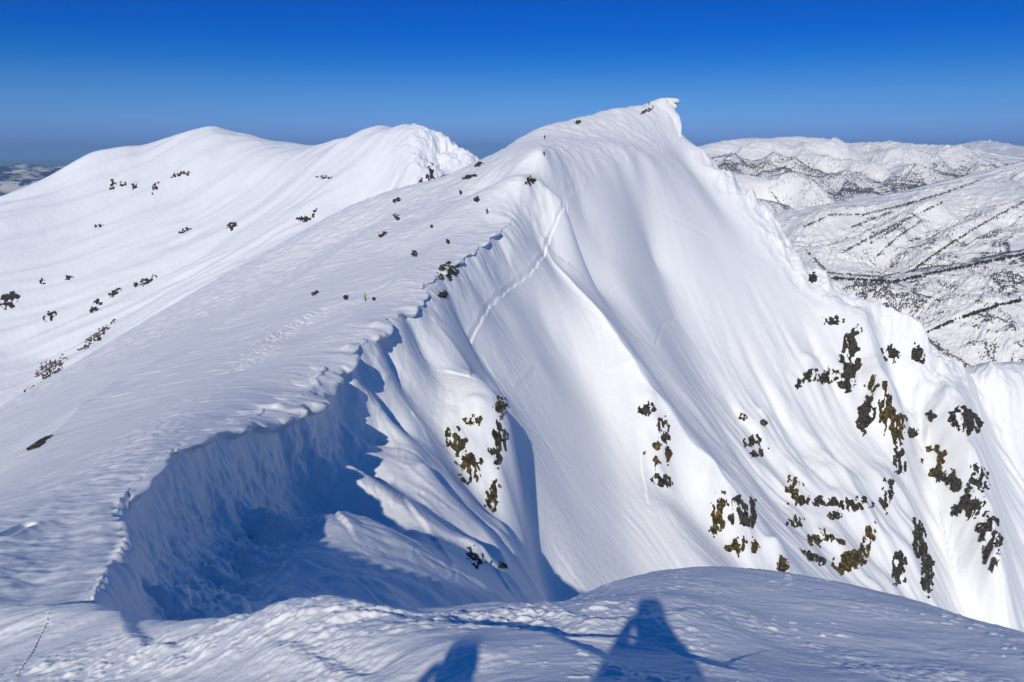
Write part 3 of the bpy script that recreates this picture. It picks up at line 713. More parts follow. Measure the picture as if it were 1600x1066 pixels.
hill_mid, GM, zM = build_far('middle_hill', [
 [(1100, 330, 3500), (1200, 380, 3400), (1250, 352, 3350), (1300, 335, 3450), (1350, 333, 3550), (1385, 328, 3600), (1428, 314, 3700), (1480, 298, 3850), (1534, 278, 4000), (1600, 256, 4200), (1760, 215, 4500)],
 [(1472, 314, 3500), (1430, 335, 3300), (1381, 360, 3100), (1340, 380, 2950), (1319, 392, 2880), (1308, 424, 2700)],
 [(1600, 314, 3450), (1560, 335, 3250), (1519, 358, 3100), (1475, 386, 2920), (1444, 408, 2800), (1412, 434, 2650)],
 [(1410, 345, 3280), (1370, 385, 3000), (1350, 425, 2760)],
 [(1560, 310, 3550), (1500, 350, 3180), (1440, 385, 2960), (1390, 425, 2720)],
 [(1600, 350, 3150), (1540, 380, 2960), (1480, 415, 2740)],
 [(1425, 355, 3330), (1375, 378, 3150), (1340, 405, 2950)], [(1450, 365, 3230), (1405, 400, 2990), (1385, 425, 2830)], [(1535, 330, 3480), (1480, 365, 3210), (1430, 400, 2960)], [(1560, 365, 3150), (1510, 395, 2970), (1450, 420, 2800)], [(1340, 350, 3420), (1300, 375, 3200), (1275, 392, 3060)],
 [(1290, 435, 2600), (1350, 440, 2560), (1450, 445, 2500), (1600, 410, 2600), (1760, 380, 2700)],
 [(1250, 385, 3000), (1262, 405, 2850), (1300, 430, 2650)],
 [(1600, 290, 3700), (1700, 300, 3600)],
], [(900, 2350, -520), (500, 2400, -520), (1300, 4700, -420), (2400, 5200, -400), (3200, 5200, -300), (1800, 2300, -480), (500, 3600, -420)],
 (9, 42), 700, np.geomspace(2300, 5200, int(480 * Q)), m_snow_far, det_hill(8.0, 110, 13, (RIDGES_MID, 30, 90, 40)), 0.02)
hill_low, GW, zW = build_far('low_hill', [
 [(1080, 290, 4300), (1150, 283, 4400), (1180, 281, 4450), (1205, 284, 4450), (1225, 295, 4350), (1250, 312, 4250), (1285, 330, 4150), (1310, 338, 4100)],
 [(1290, 330, 5000), (1320, 315, 5050), (1345, 305, 5100), (1370, 303, 5150), (1395, 308, 5150), (1420, 318, 5150), (1500, 330, 5200)],
 [(1190, 310, 4050), (1210, 345, 3800), (1235, 370, 3650), (1250, 395, 3500)], [(1230, 320, 4000), (1260, 345, 3850), (1280, 365, 3750)],
 [(1130, 330, 3900), (1180, 380, 3600)], [(1345, 330, 4700), (1320, 345, 4500), (1400, 345, 4600)],
], [(900, 5600, -450), (1700, 6000, -480), (2600, 5900, -480), (1500, 4300, -480), (2500, 4300, -500), (1000, 3300, -560), (2000, 3300, -600)],
 (9, 42), 480, np.geomspace(3300, 6200, int(300 * Q)), m_snow_far, det_hill(7.0, 110, 23), 0.02)
range_back, GB, zB = build_far('back_range', [
 [(980, 260, 7600), (1060, 250, 7700), (1105, 240, 7900), (1130, 229, 7950), (1170, 222, 8000), (1192, 220, 8050), (1215, 222, 8100), (1260, 218, 8150), (1300, 219, 8200), (1325, 228, 8200), (1350, 230, 8150), (1396, 224, 8100), (1430, 231, 8100), (1465, 230, 8100), (1482, 229, 8050), (1510, 236, 8000), (1545, 245, 7900), (1600, 250, 7900), (1760, 255, 7900)],
 [(1130, 270, 7000), (1190, 300, 6500), (1280, 312, 6300), (1400, 312, 6300), (1500, 300, 6500), (1600, 290, 6600), (1760, 290, 6700)],
 [(1170, 232, 7800), (1150, 255, 7300), (1140, 275, 6900)], [(1192, 228, 7850), (1205, 255, 7300), (1200, 285, 6800)],
 [(1300, 228, 7900), (1270, 255, 7400), (1235, 285, 6900), (1215, 300, 6600)], [(1325, 240, 7900), (1315, 270, 7200), (1290, 305, 6500)],
 [(1396, 232, 7850), (1370, 260, 7300), (1330, 290, 6800)], [(1396, 236, 7800), (1415, 265, 7200), (1412, 285, 6850), (1400, 305, 6450)],
 [(1482, 236, 7850), (1460, 262, 7300), (1455, 290, 6700)], [(1485, 238, 7800), (1530, 262, 7300), (1560, 275, 7000)],
 [(1160, 245, 7800), (1168, 270, 7350), (1165, 290, 6950)], [(1245, 235, 7950), (1235, 258, 7650), (1180, 290, 7100)], [(1258, 280, 7350), (1250, 300, 6950)], [(1285, 240, 7950), (1290, 270, 7550), (1262, 300, 6900)], [(1355, 240, 8000), (1350, 262, 7700), (1310, 292, 7150)], [(1355, 285, 7300), (1370, 302, 6900)], [(1435, 240, 8000), (1435, 265, 7650), (1432, 292, 7050)], [(1510, 250, 7850), (1490, 280, 7300)],
], [(1500, 9500, -200), (3500, 9500, -200), (6000, 9500, -300), (1500, 5600, -700), (3000, 5600, -700), (5000, 5800, -700)],
 (6, 42), 560, np.geomspace(5800, 9500, int(300 * Q)), m_snow_far, det_hill(16.0, 240, 33, (RIDGES_BACK, 75, 190, 120)), 0.012)
far_peak, GP, zP = build_far('far_peak', [
 [(1440, 245, 19000), (1480, 238, 19500), (1500, 230, 20000), (1520, 222, 20200), (1550, 218, 20300), (1575, 222, 20300), (1590, 226, 20400), (1600, 227, 20500), (1640, 215, 21000), (1700, 225, 21000)],
 [(1440, 270, 17000), (1520, 262, 17000), (1600, 265, 17000), (1700, 265, 17000)], [(1530, 235, 19300), (1545, 255, 17800)], [(1570, 235, 19300), (1590, 255, 17800)],
], [(9000, 24000, -600), (15000, 24000, -600), (9000, 15500, -1300), (14000, 15500, -1300), (18000, 20000, -400)],
 (22, 42), 300, np.geomspace(15500, 24000, int(160 * Q)), m_snow_far, det_hill(60.0, 700, 43), 0.006)
# low snow-patched hills behind the left mountain
def patch_mat():
    m, n, b = newmat('wooded_snow_hills')
    geo = n.nodes.new('ShaderNodeNewGeometry')
    mpn = n.nodes.new('ShaderNodeMapping'); mpn.inputs['Scale'].default_value = (0.0016, 0.0016, 0.004)
    t = n.nodes.new('ShaderNodeTexNoise'); t.inputs['Scale'].default_value = 1.0; t.inputs['Detail'].default_value = 8; t.inputs['Roughness'].default_value = 0.68
    rp = n.nodes.new('ShaderNodeValToRGB'); rp.color_ramp.elements[0].position = 0.50; rp.color_ramp.elements[0].color = (0.025, 0.06, 0.12, 1)
    rp.color_ramp.elements[1].position = 0.57; rp.color_ramp.elements[1].color = (0.62, 0.60, 0.56, 1)
    n.links.new(geo.outputs['Position'], mpn.inputs[0]); n.links.new(mpn.outputs[0], t.inputs[0]); n.links.new(t.outputs[0], rp.inputs[0]); n.links.new(rp.outputs[0], b.inputs['Base Color'])
    b.inputs['Roughness'].default_value = 0.8
    return m
m_patch = patch_mat()
def det_low(G, zz): return zz + 140 * fbm(G.x, G.y, 2600, 5, 53, ridged=True, cell=G.cell)
left_low, _, _ = build_far('distant_hills', [
 [(-250, 275, 15000), (0, 280, 14000), (60, 272, 14500), (110, 278, 15000), (160, 285, 15500), (300, 285, 16000)],
 [(-250, 340, 9000), (0, 330, 9000), (60, 320, 9500), (150, 310, 10000), (300, 310, 11000)],
 [(-250, 268, 26000), (0, 267, 26000), (60, 266, 27000), (120, 268, 27000), (300, 268, 27000)],
], [(-30000, 32000, -1500), (-10000, 34000, -1500), (-12000, 6500, -1200), (-3000, 8000, -1200), (-16000, 20000, -1000), (-9000, 20000, -1000)],
 (-46, -12), 520, np.geomspace(6500, 36000, int(320 * Q)), m_patch, det_low, 0.006)

# ground to the horizon
gm, gn_, gb = newmat('valley_ground')
gb.inputs['Base Color'].default_value = (0.10, 0.16, 0.24, 1); gb.inputs['Roughness'].default_value = 0.9
bpy.ops.mesh.primitive_circle_add(vertices=96, radius=150000, fill_type='NGON', location=(0, 0, -1500))
g = bpy.context.object; g.name = 'ground'; g.data.materials.append(gm); structure(g)

# ------------------------------------------------------------------ woods on the valley sides
me_g, _, tg = newmat('evergreen_trees'); tg.inputs['Base Color'].default_value = (0.035, 0.04, 0.045, 1)
mt, _, tb = newmat('bare_trees'); tb.inputs['Base Color'].default_value = (0.11, 0.10, 0.125, 1); tb.inputs['Roughness'].default_value = 0.9
def woods(name, G, zz, px_lines, dens, size, mask, seed, label, n_line=1.0, mat=None):
    rng = np.random.RandomState(seed)
    P_ = []
    # scattered along the gullies
    cand = int(dens)
    i = rng.rand(cand) * (G.nr - 2); j = rng.rand(cand) * (G.nc - 2)
    r_ = np.interp(i, np.arange(G.nr), G.r)
    keep = rng.rand(cand) < linear(mask, i, j) * (r_ / G.r[-1])
    P_.append(np.stack([i[keep], j[keep]], 1))
    for l in px_lines:
        for a, b in zip(l[:-1], l[1:]):
            n = int(math.hypot(a[0] - b[0], a[1] - b[1]) * 7 * n_line)
            for k in range(n):
                t = rng.rand()
                if noise(np.array([a[0] + (b[0] - a[0]) * t]) / 9.0, np.array([a[1] * 1.0]) / 9.0, seed)[0] < -0.25 + 0.3 * rng.randn(): continue
                h = G.hit(zz, a[0] + (b[0] - a[0]) * t + rng.randn() * 0.8, a[1] + (b[1] - a[1]) * t + abs(rng.randn()) * 1.7 - 0.3)
                if h is None: continue
                ri = math.hypot(h[0], h[1]); P_.append(np.array([[G.row(ri), G.col(math.atan2(h[0], h[1]))]]))
    ij = np.concatenate(P_); i, j = ij[:, 0], ij[:, 1]
    X, Y, Z = linear(G.x, i, j), linear(G.y, i, j), linear(zz, i, j)
    n = len(X); h = size * (0.6 + 0.8 * rng.rand(n)); w = h * (0.28 + 0.2 * rng.rand(n)); rot = rng.rand(n) * 6.28
    vs = np.zeros((n, 7, 3)); 
    for k in range(3):
        a = rot + k * 2.094
        vs[:, k] = np.stack([X + w * .35 * np.cos(a), Y + w * .35 * np.sin(a), Z - 0.5 + 0 * h], 1)
        vs[:, 3 + k] = np.stack([X + w * np.cos(a), Y + w * np.sin(a), Z + h * (0.45 + 0.1 * k / 2)], 1)
    vs[:, 6] = np.stack([X + w * .2 * np.cos(rot), Y, Z + h], 1)
    base = (np.arange(n) * 7)[:, None]
    f4 = np.concatenate([base + np.array([[0, 1, 4, 3]]), base + np.array([[1, 2, 5, 4]]), base + np.array([[2, 0, 3, 5]])])
    f3 = np.concatenate([base + np.array([[3, 4, 6]]), base + np.array([[4, 5, 6]]), base + np.array([[5, 3, 6]])])
    me = bpy.data.meshes.new(name); me.vertices.add(n * 7); me.vertices.foreach_set('co', vs.astype(np.float32).ravel())
    li = np.concatenate([f4.ravel(), f3.ravel()]).astype(np.int32)
    st = np.concatenate([np.arange(len(f4)) * 4, len(f4) * 4 + np.arange(len(f3)) * 3]).astype(np.int32)
    me.loops.add(len(li)); me.loops.foreach_set('vertex_index', li); me.polygons.add(len(st)); me.polygons.foreach_set('loop_start', st)
    try: me.polygons.foreach_set('loop_total', np.concatenate([np.full(len(f4), 4), np.full(len(f3), 3)]).astype(np.int32))
    except Exception: pass
    me.update(); me.materials.append(mat or mt)
    o = bpy.data.objects.new(name, me); scene.collection.objects.link(o); o['kind'] = 'stuff'; o['label'] = label; o['category'] = 'woods'
    return o
def gully_mask(G, thr, band, soft=0.45):
    s = G.streak + 0.7 * G.streak2 + 0.45 * fbm(G.x, G.y, band, 2, 7)
    return sstep(thr, thr + soft, s)
woods('forest', GN, zN, [], 900000, 2.8, gully_mask(GN, 0.45, 260, 0.3) * 0.75, 5, 'bare grey woods in the gullies of the nearest valley side')
woods('treeline', GN, zN, [[(1290, 434), (1340, 437), (1400, 440), (1450, 428), (1520, 414), (1600, 397)], [(1400, 540), (1440, 524), (1480, 505), (1520, 490), (1560, 477), (1600, 468)], [(1545, 395), (1600, 372)]], 0, 4.0, gully_mask(GN, 9, 260), 15, 'dark evergreens along the crests of the nearest valley side', 0.6, me_g)
woods('forest', GM, zM, [], 1000000, 3.4, gully_mask(GM, 0.65, 450, 0.3) * (0.12 + near_px(GM, zM, [(1350, 385, 330), (1300, 380, 260), (1420, 390, 300), (1400, 345, 200), (1480, 410, 300), (1560, 330, 250), (1520, 380, 250), (1320, 420, 250)])) * 0.8, 6, 'bare woods in the gullies of the middle hills')
woods('treeline', GM, zM, [[(1428, 316), (1350, 335), (1300, 335), (1256, 354)], [(1472, 316), (1430, 336), (1381, 361), (1340, 381), (1319, 393)], [(1600, 315), (1560, 336), (1519, 359), (1475, 387), (1444, 409), (1412, 433)], [(1534, 280), (1480, 300), (1415, 319)], [(1255, 386), (1275, 408), (1300, 430)], [(1440, 345), (1400, 372), (1370, 400)], [(1410, 350), (1360, 380)], [(1395, 330), (1330, 355)]], 0, 4.5, gully_mask(GM, 9, 450), 16, 'dark tree belts along the ribs of the middle hills', 0.5, me_g)
woods('forest', GW, zW, [[(1205, 300), (1230, 330), (1250, 340)], [(1195, 320), (1230, 372), (1248, 395)], [(1215, 315), (1260, 345), (1280, 355)]], 300000, 4.2, gully_mask(GW, 0.3, 500, 0.3) * 0.8, 8, 'woods on the low rounded hills before the back range', 0.6)
woods('forest', GB, zB, [], 700000, 7, (0.15 + gully_mask(GB, 0.1, 900, 0.3)) * near_px(GB, zB, [(1150, 268, 260), (1170, 275, 300), (1215, 270, 300), (1245, 264, 250), (1290, 304, 300), (1310, 300, 260), (1350, 300, 200), (1395, 300, 280), (1420, 298, 300), (1440, 303, 250), (1540, 268, 250), (1500, 275, 250)]), 9, 'woods on the foot of the back range')

# ------------------------------------------------------------------ rock outcrops
def rock_mat(name, c1, c2, ochre=0.0, snowline=1.24):
    m, n, b = newmat(name)
    geo = n.nodes.new('ShaderNodeNewGeometry')
    t = n.nodes.new('ShaderNodeTexNoise'); t.inputs['Scale'].default_value = 0.9; t.inputs['Detail'].default_value = 6
    n.links.new(geo.outputs['Position'], t.inputs[0])
    rp = n.nodes.new('ShaderNodeValToRGB'); e = rp.color_ramp.elements
    e[0].position = 0.38; e[0].color = (*c1, 1); e[1].position = 0.56; e[1].color = (*c2, 1)
    if ochre:
        x_ = e.new(0.64); x_.color = (0.20, 0.135, 0.015, 1)
    n.links.new(t.outputs[0], rp.inputs[0])
    sp = n.nodes.new('ShaderNodeSeparateXYZ'); n.links.new(geo.outputs['Normal'], sp.inputs[0])
    t2 = n.nodes.new('ShaderNodeTexNoise'); t2.inputs['Scale'].default_value = 1.7; t2.inputs['Detail'].default_value = 3; n.links.new(geo.outputs['Position'], t2.inputs[0])
    ad = n.nodes.new('ShaderNodeMath'); ad.operation = 'MULTIPLY_ADD'; ad.inputs[1].default_value = 0.5; n.links.new(t2.outputs[0], ad.inputs[0]); n.links.new(sp.outputs['Z'], ad.inputs[2])
    mr = n.nodes.new('ShaderNodeMapRange'); mr.inputs['From Min'].default_value = snowline; mr.inputs['From Max'].default_value = snowline + 0.06; n.links.new(ad.outputs[0], mr.inputs['Value'])
    mx = n.nodes.new('ShaderNodeMix'); mx.data_type = 'RGBA'; mx.inputs[7].default_value = (*SNOW, 1)      # snow lies on the flatter ledges
    n.links.new(mr.outputs[0], mx.inputs[0]); n.links.new(rp.outputs[0], mx.inputs[6]); n.links.new(mx.outputs[2], b.inputs['Base Color'])
    bp = n.nodes.new('ShaderNodeBump'); bp.inputs['Distance'].default_value = 0.4; bp.inputs['Strength'].default_value = 0.8
    n.links.new(t.outputs[0], bp.inputs['Height']); n.links.new(bp.outputs[0], b.inputs['Normal'])
    b.inputs['Roughness'].default_value = 0.9
    return m
m_rock = rock_mat('dark_rock', (0.014, 0.012, 0.010), (0.065, 0.057, 0.044))
m_ochre = rock_mat('rock_with_yellow_grass', (0.025, 0.02, 0.012), (0.09, 0.065, 0.02), 1)
m_shrub = rock_mat('brown_shrub', (0.06, 0.04, 0.03), (0.14, 0.10, 0.08), 0, 1.25)
def outcrop(G, zz, cx, cy, rx, ry, rot, cover, seed, label, mat=None, amp=None, wl=None, name='rock_outcrop', group=None, cat='rock'):
    hc = G.hit(zz, cx, cy)
    if hc is None: return
    rc = math.hypot(hc[0], hc[1]); pxm = rc / FPX                       # metres per photo pixel here
    ext = math.hypot(rx, ry) * 1.05 if abs(rot) > 5 else None
    ex = max(rx, ry) * 1.3 if ext else rx * 1.4; ey = max(rx, ry) * 1.3 if ext else ry * 1.4
    th, _ = ray(cx, cy); dth = ex / FPX * 1.05
    tops = [G.hit(zz, cx + k * rx * .5, cy - ey) for k in (-1, 0, 1)]; bots = [G.hit(zz, cx + k * rx * .5, cy + ey) for k in (-1, 0, 1)]
    rt = [math.hypot(h[0], h[1]) for h in tops if h is not None and math.hypot(h[0], h[1]) < rc * 1.25] + [rc]
    rb = [math.hypot(h[0], h[1]) for h in bots if h is not None and math.hypot(h[0], h[1]) > rc * 0.8] + [rc]
    r1, r0 = max(max(rt), rc + ey * pxm * 0.8), min(min(rb), rc - ey * pxm * 0.8)
    nj = int(min(220, max(24, ex * 2 * 1.6))); ni = int(min(260, max(24, ey * 2 * 1.9)))
    I, J = np.meshgrid(np.linspace(G.row(r0), G.row(r1), ni), np.linspace(G.col(th - dth), G.col(th + dth), nj), indexing='ij')
    X, Y, Z = linear(G.x, I, J), linear(G.y, I, J), linear(zz, I, J)
    px, py = project(X, Y, Z)
    a = R(rot); dx, dy = px - cx, py - cy
    u = (dx * math.cos(a) + dy * math.sin(a)) / rx; v = (-dx * math.sin(a) + dy * math.cos(a)) / ry
    wn = max(rx, ry) * .55
    u = u + 0.38 * noise(px / wn, py / wn, seed + 50) + 0.15 * noise(px / wn * 3, py / wn * 3, seed + 52); v = v + 0.38 * noise(px / wn, py / wn, seed + 54) + 0.15 * noise(px / wn * 3, py / wn * 3, seed + 56)
    e = 1 - np.hypot(u, v)
    wl = wl or max(2.6 * pxm, min(rx, ry) * 0.85 * pxm)
    Pn = np.stack([X, Y, Z], -1)
    A = np.concatenate([np.zeros((ni, 1)), np.cumsum(np.linalg.norm(np.diff(Pn, axis=1), axis=-1), 1)], 1); B = np.concatenate([np.zeros((1, nj)), np.cumsum(np.linalg.norm(np.diff(Pn, axis=0), axis=-1), 0)], 0)
    B = B.mean(1, keepdims=True) + 0 * A; A = A.mean(0, keepdims=True) + 0 * A + seed * 3.1
    A, B = A + 0.25 * wl * noise(A / wl * 2, B / wl * 2, seed + 30), B + 0.25 * wl * noise(A / wl * 2, B / wl * 2, seed + 33)
    nz = fbm(A, B * .7, wl, 4, seed, 0.5) + 0.35 * fbm(A * 1.6, B * .45, wl * 0.7, 2, seed + 9)
    h = nz * 1.15 + np.minimum(e * 1.3, 0.62) + (cover - 0.91)
    h = np.where(e < 0, -1, h)
    Tx = np.stack([np.gradient(q, axis=0) for q in (X, Y, Z)], -1); Ty = np.stack([np.gradient(q, axis=1) for q in (X, Y, Z)], -1)
    N = np.cross(Ty, Tx); N /= np.linalg.norm(N, axis=-1, keepdims=True) + 1e-9
    amp = amp or pxm * 2.2
    hh = np.clip(h * 5, -1.0, 0.8) * amp + 0.5 * amp * np.clip(h * 4, 0, 1) * (1 - 2 * np.abs(noise(A / wl * 3, B / wl * 2, seed + 2)))
    V = np.stack([X, Y, Z], -1) + N * hh[..., None]
    ok = h > -0.05
    fm = ok[:-1, :-1] | ok[1:, :-1] | ok[:-1, 1:] | ok[1:, 1:]
    if not fm.any(): print('empty outcrop', label); return
    idx = np.arange(ni * nj).reshape(ni, nj)
    faces = np.stack([idx[:-1, :-1], idx[:-1, 1:], idx[1:, 1:], idx[1:, :-1]], -1)[fm]
    used = np.unique(faces); remap = -np.ones(ni * nj, int); remap[used] = np.arange(len(used))
    me = bpy.data.meshes.new(name); me.from_pydata(V.reshape(-1, 3)[used].tolist(), [], remap[faces].tolist()); me.update()
    me.materials.append(mat or m_rock)
    o = bpy.data.objects.new(name, me); scene.collection.objects.link(o)
    c = Vector(V.reshape(-1, 3)[used].mean(0).tolist()); me.transform(__import__('mathutils').Matrix.Translation(-c)); o.location = c
    o['label'] = label; o['category'] = cat
    if group: o['group'] = group
    return o
for k, (cx, cy, rx, ry, rot, cov, lab, oc) in enumerate(EAST):
    g_ = 1.22 if cx > 1100 else 1.1
    outcrop(F, z, cx, cy, rx * g_, ry * g_, rot, cov, 200 + k * 7, lab, m_ochre if oc else m_rock)
WEST = [
 (790, 230, 16, 11, -20, .60, 'rime-crusted brown rocks on the skyline shoulder left of the summit'),
 (748, 257, 10, 5, -20, .55, 'low rocks at the left end of the summit skyline'),
 (733, 277, 14, 4, -10, .6, 'thin dark rock strip below the summit skyline'),
 (829, 284, 11, 9, -40, .62, 'dark rocks above the start of the ski track'),
 (745, 312, 6, 7, 40, .65, 'small dark rock on the open slope above the corniced edge'),
 (648, 397, 7, 6, 30, .85, 'dark angular boulder alone on the footprint slope'),
 (598, 367, 9, 4, -30, .7, 'pair of small dark stones on the slope near the west rib'),
 (492, 459, 8, 4, -25, .62, 'flat little rock low on the slope beyond the climber'),
 (541, 466, 6, 6, -40, .5, 'crumbs of rock left of the climber on the cornice slope'),
 (585, 468, 4, 4, -40, .55, 'tiny stone right of the climber on the cornice slope'),
 (620, 340, 6, 8, -50, .5, 'small rocks on the crest of the west rib'),
 (620, 313, 10, 5, -20, .5, 'scattered stones on the slope behind the west rib'),
 (1010, 174, 14, 4, -20, .36, 'low rocks just under the summit'),
 (903, 192, 7, 3, -15, .55, 'small rocks on the skyline halfway to the summit'),
 (62, 692, 38, 7, -36, .60, 'long rock and grass strip under the lower end of the west rib'),
 (720, 302, 3, 4, 0, .7, 'tiny dark stone in the middle of the summit slope'),
 (675, 355, 3, 3, 0, .7, 'tiny dark stone on the footprint slope'),
 (700, 378, 4, 5, -50, .6, 'small dark stone close behind the corniced edge'),
]
for k, (cx, cy, rx, ry, rot, cov, lab) in enumerate(WEST):
    outcrop(F, z, cx, cy, rx * .8, ry * .75, rot, cov - .03, 700 + k * 7, lab, m_rock)
LEFT = [
 (475, 342, 15, 6, 5, .72, 'dark rock band in the middle of the left mountain'), (491, 333, 4, 12, 25, .45, 'thin rock streak beside the middle band of the left mountain'),
 (363, 354, 11, 9, -20, .6, 'dark rock cluster on the left mountain under its rounded summit'),
 (232, 438, 18, 7, -30, .62, 'dark rocks at the foot of the ribs, lower left mountain'), (180, 457, 18, 6, -35, .62, 'row of dark rocks between two others on the lower left mountain'),
 (148, 480, 18, 9, -45, .58, 'dark rocks lower down the row on the left mountain'), (212, 445, 6, 5, 0, .6, 'single round rock in the row on the left mountain'),
 (15, 470, 22, 16, -25, .66, 'large dark rock face at the left edge of the photo'), (78, 494, 16, 10, -25, .5, 'arc of dark rocks right of the large rock face'),
 (108, 434, 9, 7, -30, .55, 'dark rocks in the snow gully of the far left slope'), (66, 440, 6, 6, -40, .6, 'small rock at the end of the wavy snow lip'),
 (176, 290, 6, 13, 0, .55, 'upright dark rocks below the left shoulder of the left mountain'), (192, 288, 6, 6, 0, .55, 'dot of rock between the upright rocks of the left shoulder'),
 (210, 290, 5, 10, 10, .6, 'dark notch of rock right of the upright rocks'), (242, 295, 6, 14, 15, .45, 'thin rock streaks under the rounded summit'),
 (280, 272, 16, 6, -25, .55, 'row of dark stones high under the rounded summit'), (293, 271, 5, 5, 0, .7, 'black stone at the upper end of the summit stones'),
 (155, 353, 9, 4, -10, .55, 'small rock band halfway down the left shoulder'), (290, 360, 14, 5, -20, .4, 'faint rock specks in the centre of the left mountain'),
 (672, 275, 8, 24, 5, .55, 'dark rocks along the cliff edge of the second summit'), (695, 280, 16, 8, -20, .45, 'broken rocks at the base of the second summit cliff'),
 (657, 285, 5, 10, 20, .55, 'left rim rocks of the second summit cliff'),
 (505, 277, 16, 4, 5, .38, 'faint rocks near the saddle between both summits'), (215, 531, 18, 6, -30, .65, 'dark rocks on the lip above the grey slope'),
 (250, 512, 22, 5, -30, .5, 'line of stones leading up from the lip of the grey slope'), (155, 530, 4, 4, 20, .75, 'lone black boulder above the grey slope'),
 (640, 308, 14, 3, -10, .4, 'stones where the left mountain meets the near slope'),
]
for k, (cx, cy, rx, ry, rot, cov, lab) in enumerate(LEFT):
    outcrop(GL, zL, cx, cy, rx * .85, ry * .8, rot, cov - .05, 1100 + k * 7, lab, m_rock, amp=1.6)
for k, (cx, cy, rx, ry, rot, cov, lab) in enumerate([(80, 578, 30, 17, -35, .42, 'brown bare shrubs on the lower slope of the left mountain'), (60, 605, 22, 7, -20, .40, 'lowest brown shrubs beside the grey slope'), (150, 525, 40, 6, -40, .40, 'narrow strip of brown shrubs climbing the left mountain'), (70, 640, 40, 4, -38, .35, 'thin grass and stones along the edge of the grey slope')]):
    outcrop(GL, zL, cx, cy, rx, ry, rot, cov, 1500 + k * 7, lab, m_shrub, amp=1.0, wl=4.0, name='shrub_patch', cat='shrubs')

# ------------------------------------------------------------------ overhanging cornices
def zat(X, Y):
    X = np.atleast_1d(X); Y = np.atleast_1d(Y)
    return linear(z, np.interp(np.log(np.hypot(X, Y)), np.log(F.r), np.arange(F.nr)), F.col(np.arctan2(X, Y)))
PROF = [(-2.6, -0.30), (-1.9, -0.02), (-1.1, 0.06), (-0.4, 0.10), (0.2, 0.08), (0.7, -0.02), (0.95, -0.16), (1.0, -0.34), (0.9, -0.52), (0.62, -0.68), (0.3, -0.85), (0.02, -1.1), (-0.25, -1.5), (-0.6, -2.2), (-1.2, -3.0)]
def cornice(pl, size, seed, ds, lo=0.25, lift=0.0, wls=(9.0, 2.4), absolute=False):
    pl = np.array(pl)[:, :3]; seg = np.hypot(*(pl[1:, :2] - pl[:-1, :2]).T); L = np.concatenate([[0], np.cumsum(seg)])
    s_ = np.arange(0, L[-1], ds); c = np.stack([np.interp(s_, L, pl[:, k]) for k in range(3)], 1)
    for _ in range(6): c[1:-1] = (c[:-2] + 2 * c[1:-1] + c[2:]) / 4
    t = np.gradient(c, axis=0); t /= np.hypot(t[:, 0], t[:, 1])[:, None]; nx, ny = t[:, 1], -t[:, 0]
    S = np.interp(s_ / L[-1], np.linspace(0, 1, len(size)), size)
    w = S * np.clip(0.62 + 0.75 * noise(s_ / wls[0], s_ * 0 + 3.3, seed) + 0.35 * noise(s_ / wls[1], s_ * 0 + 1.3, seed + 1), lo, 1.5)
    end = sstep(0, 2.5, s_) * sstep(0, 2.5, L[-1] - s_)
    w = w * (0.3 + 0.7 * end)
    jag = 0.12 * S * noise(s_ / 1.6, s_ * 0 + 7.7, seed + 2) + 0.45 * S * np.sign(noise(s_ / 6.5, s_ * 0 + 2.7, seed + 12)) * np.abs(noise(s_ / 6.5, s_ * 0 + 2.7, seed + 12)) ** .5
    za = zat(c[:, 0] - nx * 2.4 * S, c[:, 1] - ny * 2.4 * S); zb = zat(c[:, 0] - nx * 1.2 * S, c[:, 1] - ny * 1.2 * S)
    for _ in range(20):
        za[1:-1] = (za[:-2] + 2 * za[1:-1] + za[2:]) / 4; zb[1:-1] = (zb[:-2] + 2 * zb[1:-1] + zb[2:]) / 4
    sl = np.clip((zb - za) / (1.2 * S), -0.5, 0.12)
    cols = []
    for k, (o, h) in enumerate(PROF):
        dsp = 0.16 * w * noise(s_ / 2.6 + k * .35, s_ * 0 + k * .5, seed + 4) * (0.3 if k < 5 else 1.0)
        off = w * o + (jag if o > 0.1 else 0) + dsp * (1 if k > 4 else 0)
        X, Y = c[:, 0] + nx * off, c[:, 1] + ny * off
        zt = zat(X, Y)
        deck = za + sl * (off + 2.4 * S)
        Z = deck + (h * w if k > 4 else 0.3 * h * w) + (0.5 * dsp if k > 4 else 0.07 * S * noise(s_ / 5.0, s_ * 0 + k * .3, seed + 6))
        if k < 5: Z = np.maximum(Z, zt + 0.04)
        if k == 1: Z = zt + 0.0
        if absolute and k > 1: Z = c[:, 2] + h * w + dsp * .6
        if k == 0: Z = zt - 0.4 * w
        cols.append(np.stack([X, Y, Z], 1))
    A = np.stack(cols, 1)                                      # n x profile x 3
    return A
def loft_mesh(name, A, mat):
    o = grid_mesh(name, A[..., 0], A[..., 1], A[..., 2], mat)
    # normals outwards
    return o
ed_line = np.array(edge_w)
cor = cornice(edge_w[4:], [0.3, 0.5, 0.9, 1.5, 2.4, 3.0, 2.6, 2.0, 1.7, 2.0, 1.6, 1.2, 1.5, 1.8, 2.2, 2.0, 1.5, 1.2, 0.7], 3, 0.18)
structure(loft_mesh('cornice', cor, m_snow))
cor = cornice([P(1064, 214, 386), P(1062, 200, 390), P(1058, 180, 393), P(1047, 163, 397), P(1047, 154.5, 400), P(1044, 154, 404)], [1.2, 1.8, 2.8, 3.4, 4.6, 4.0], 33, 0.35, lo=0.5, wls=(5.0, 2.0), absolute=True)
structure(loft_mesh('summit_cornice', cor, m_snow))

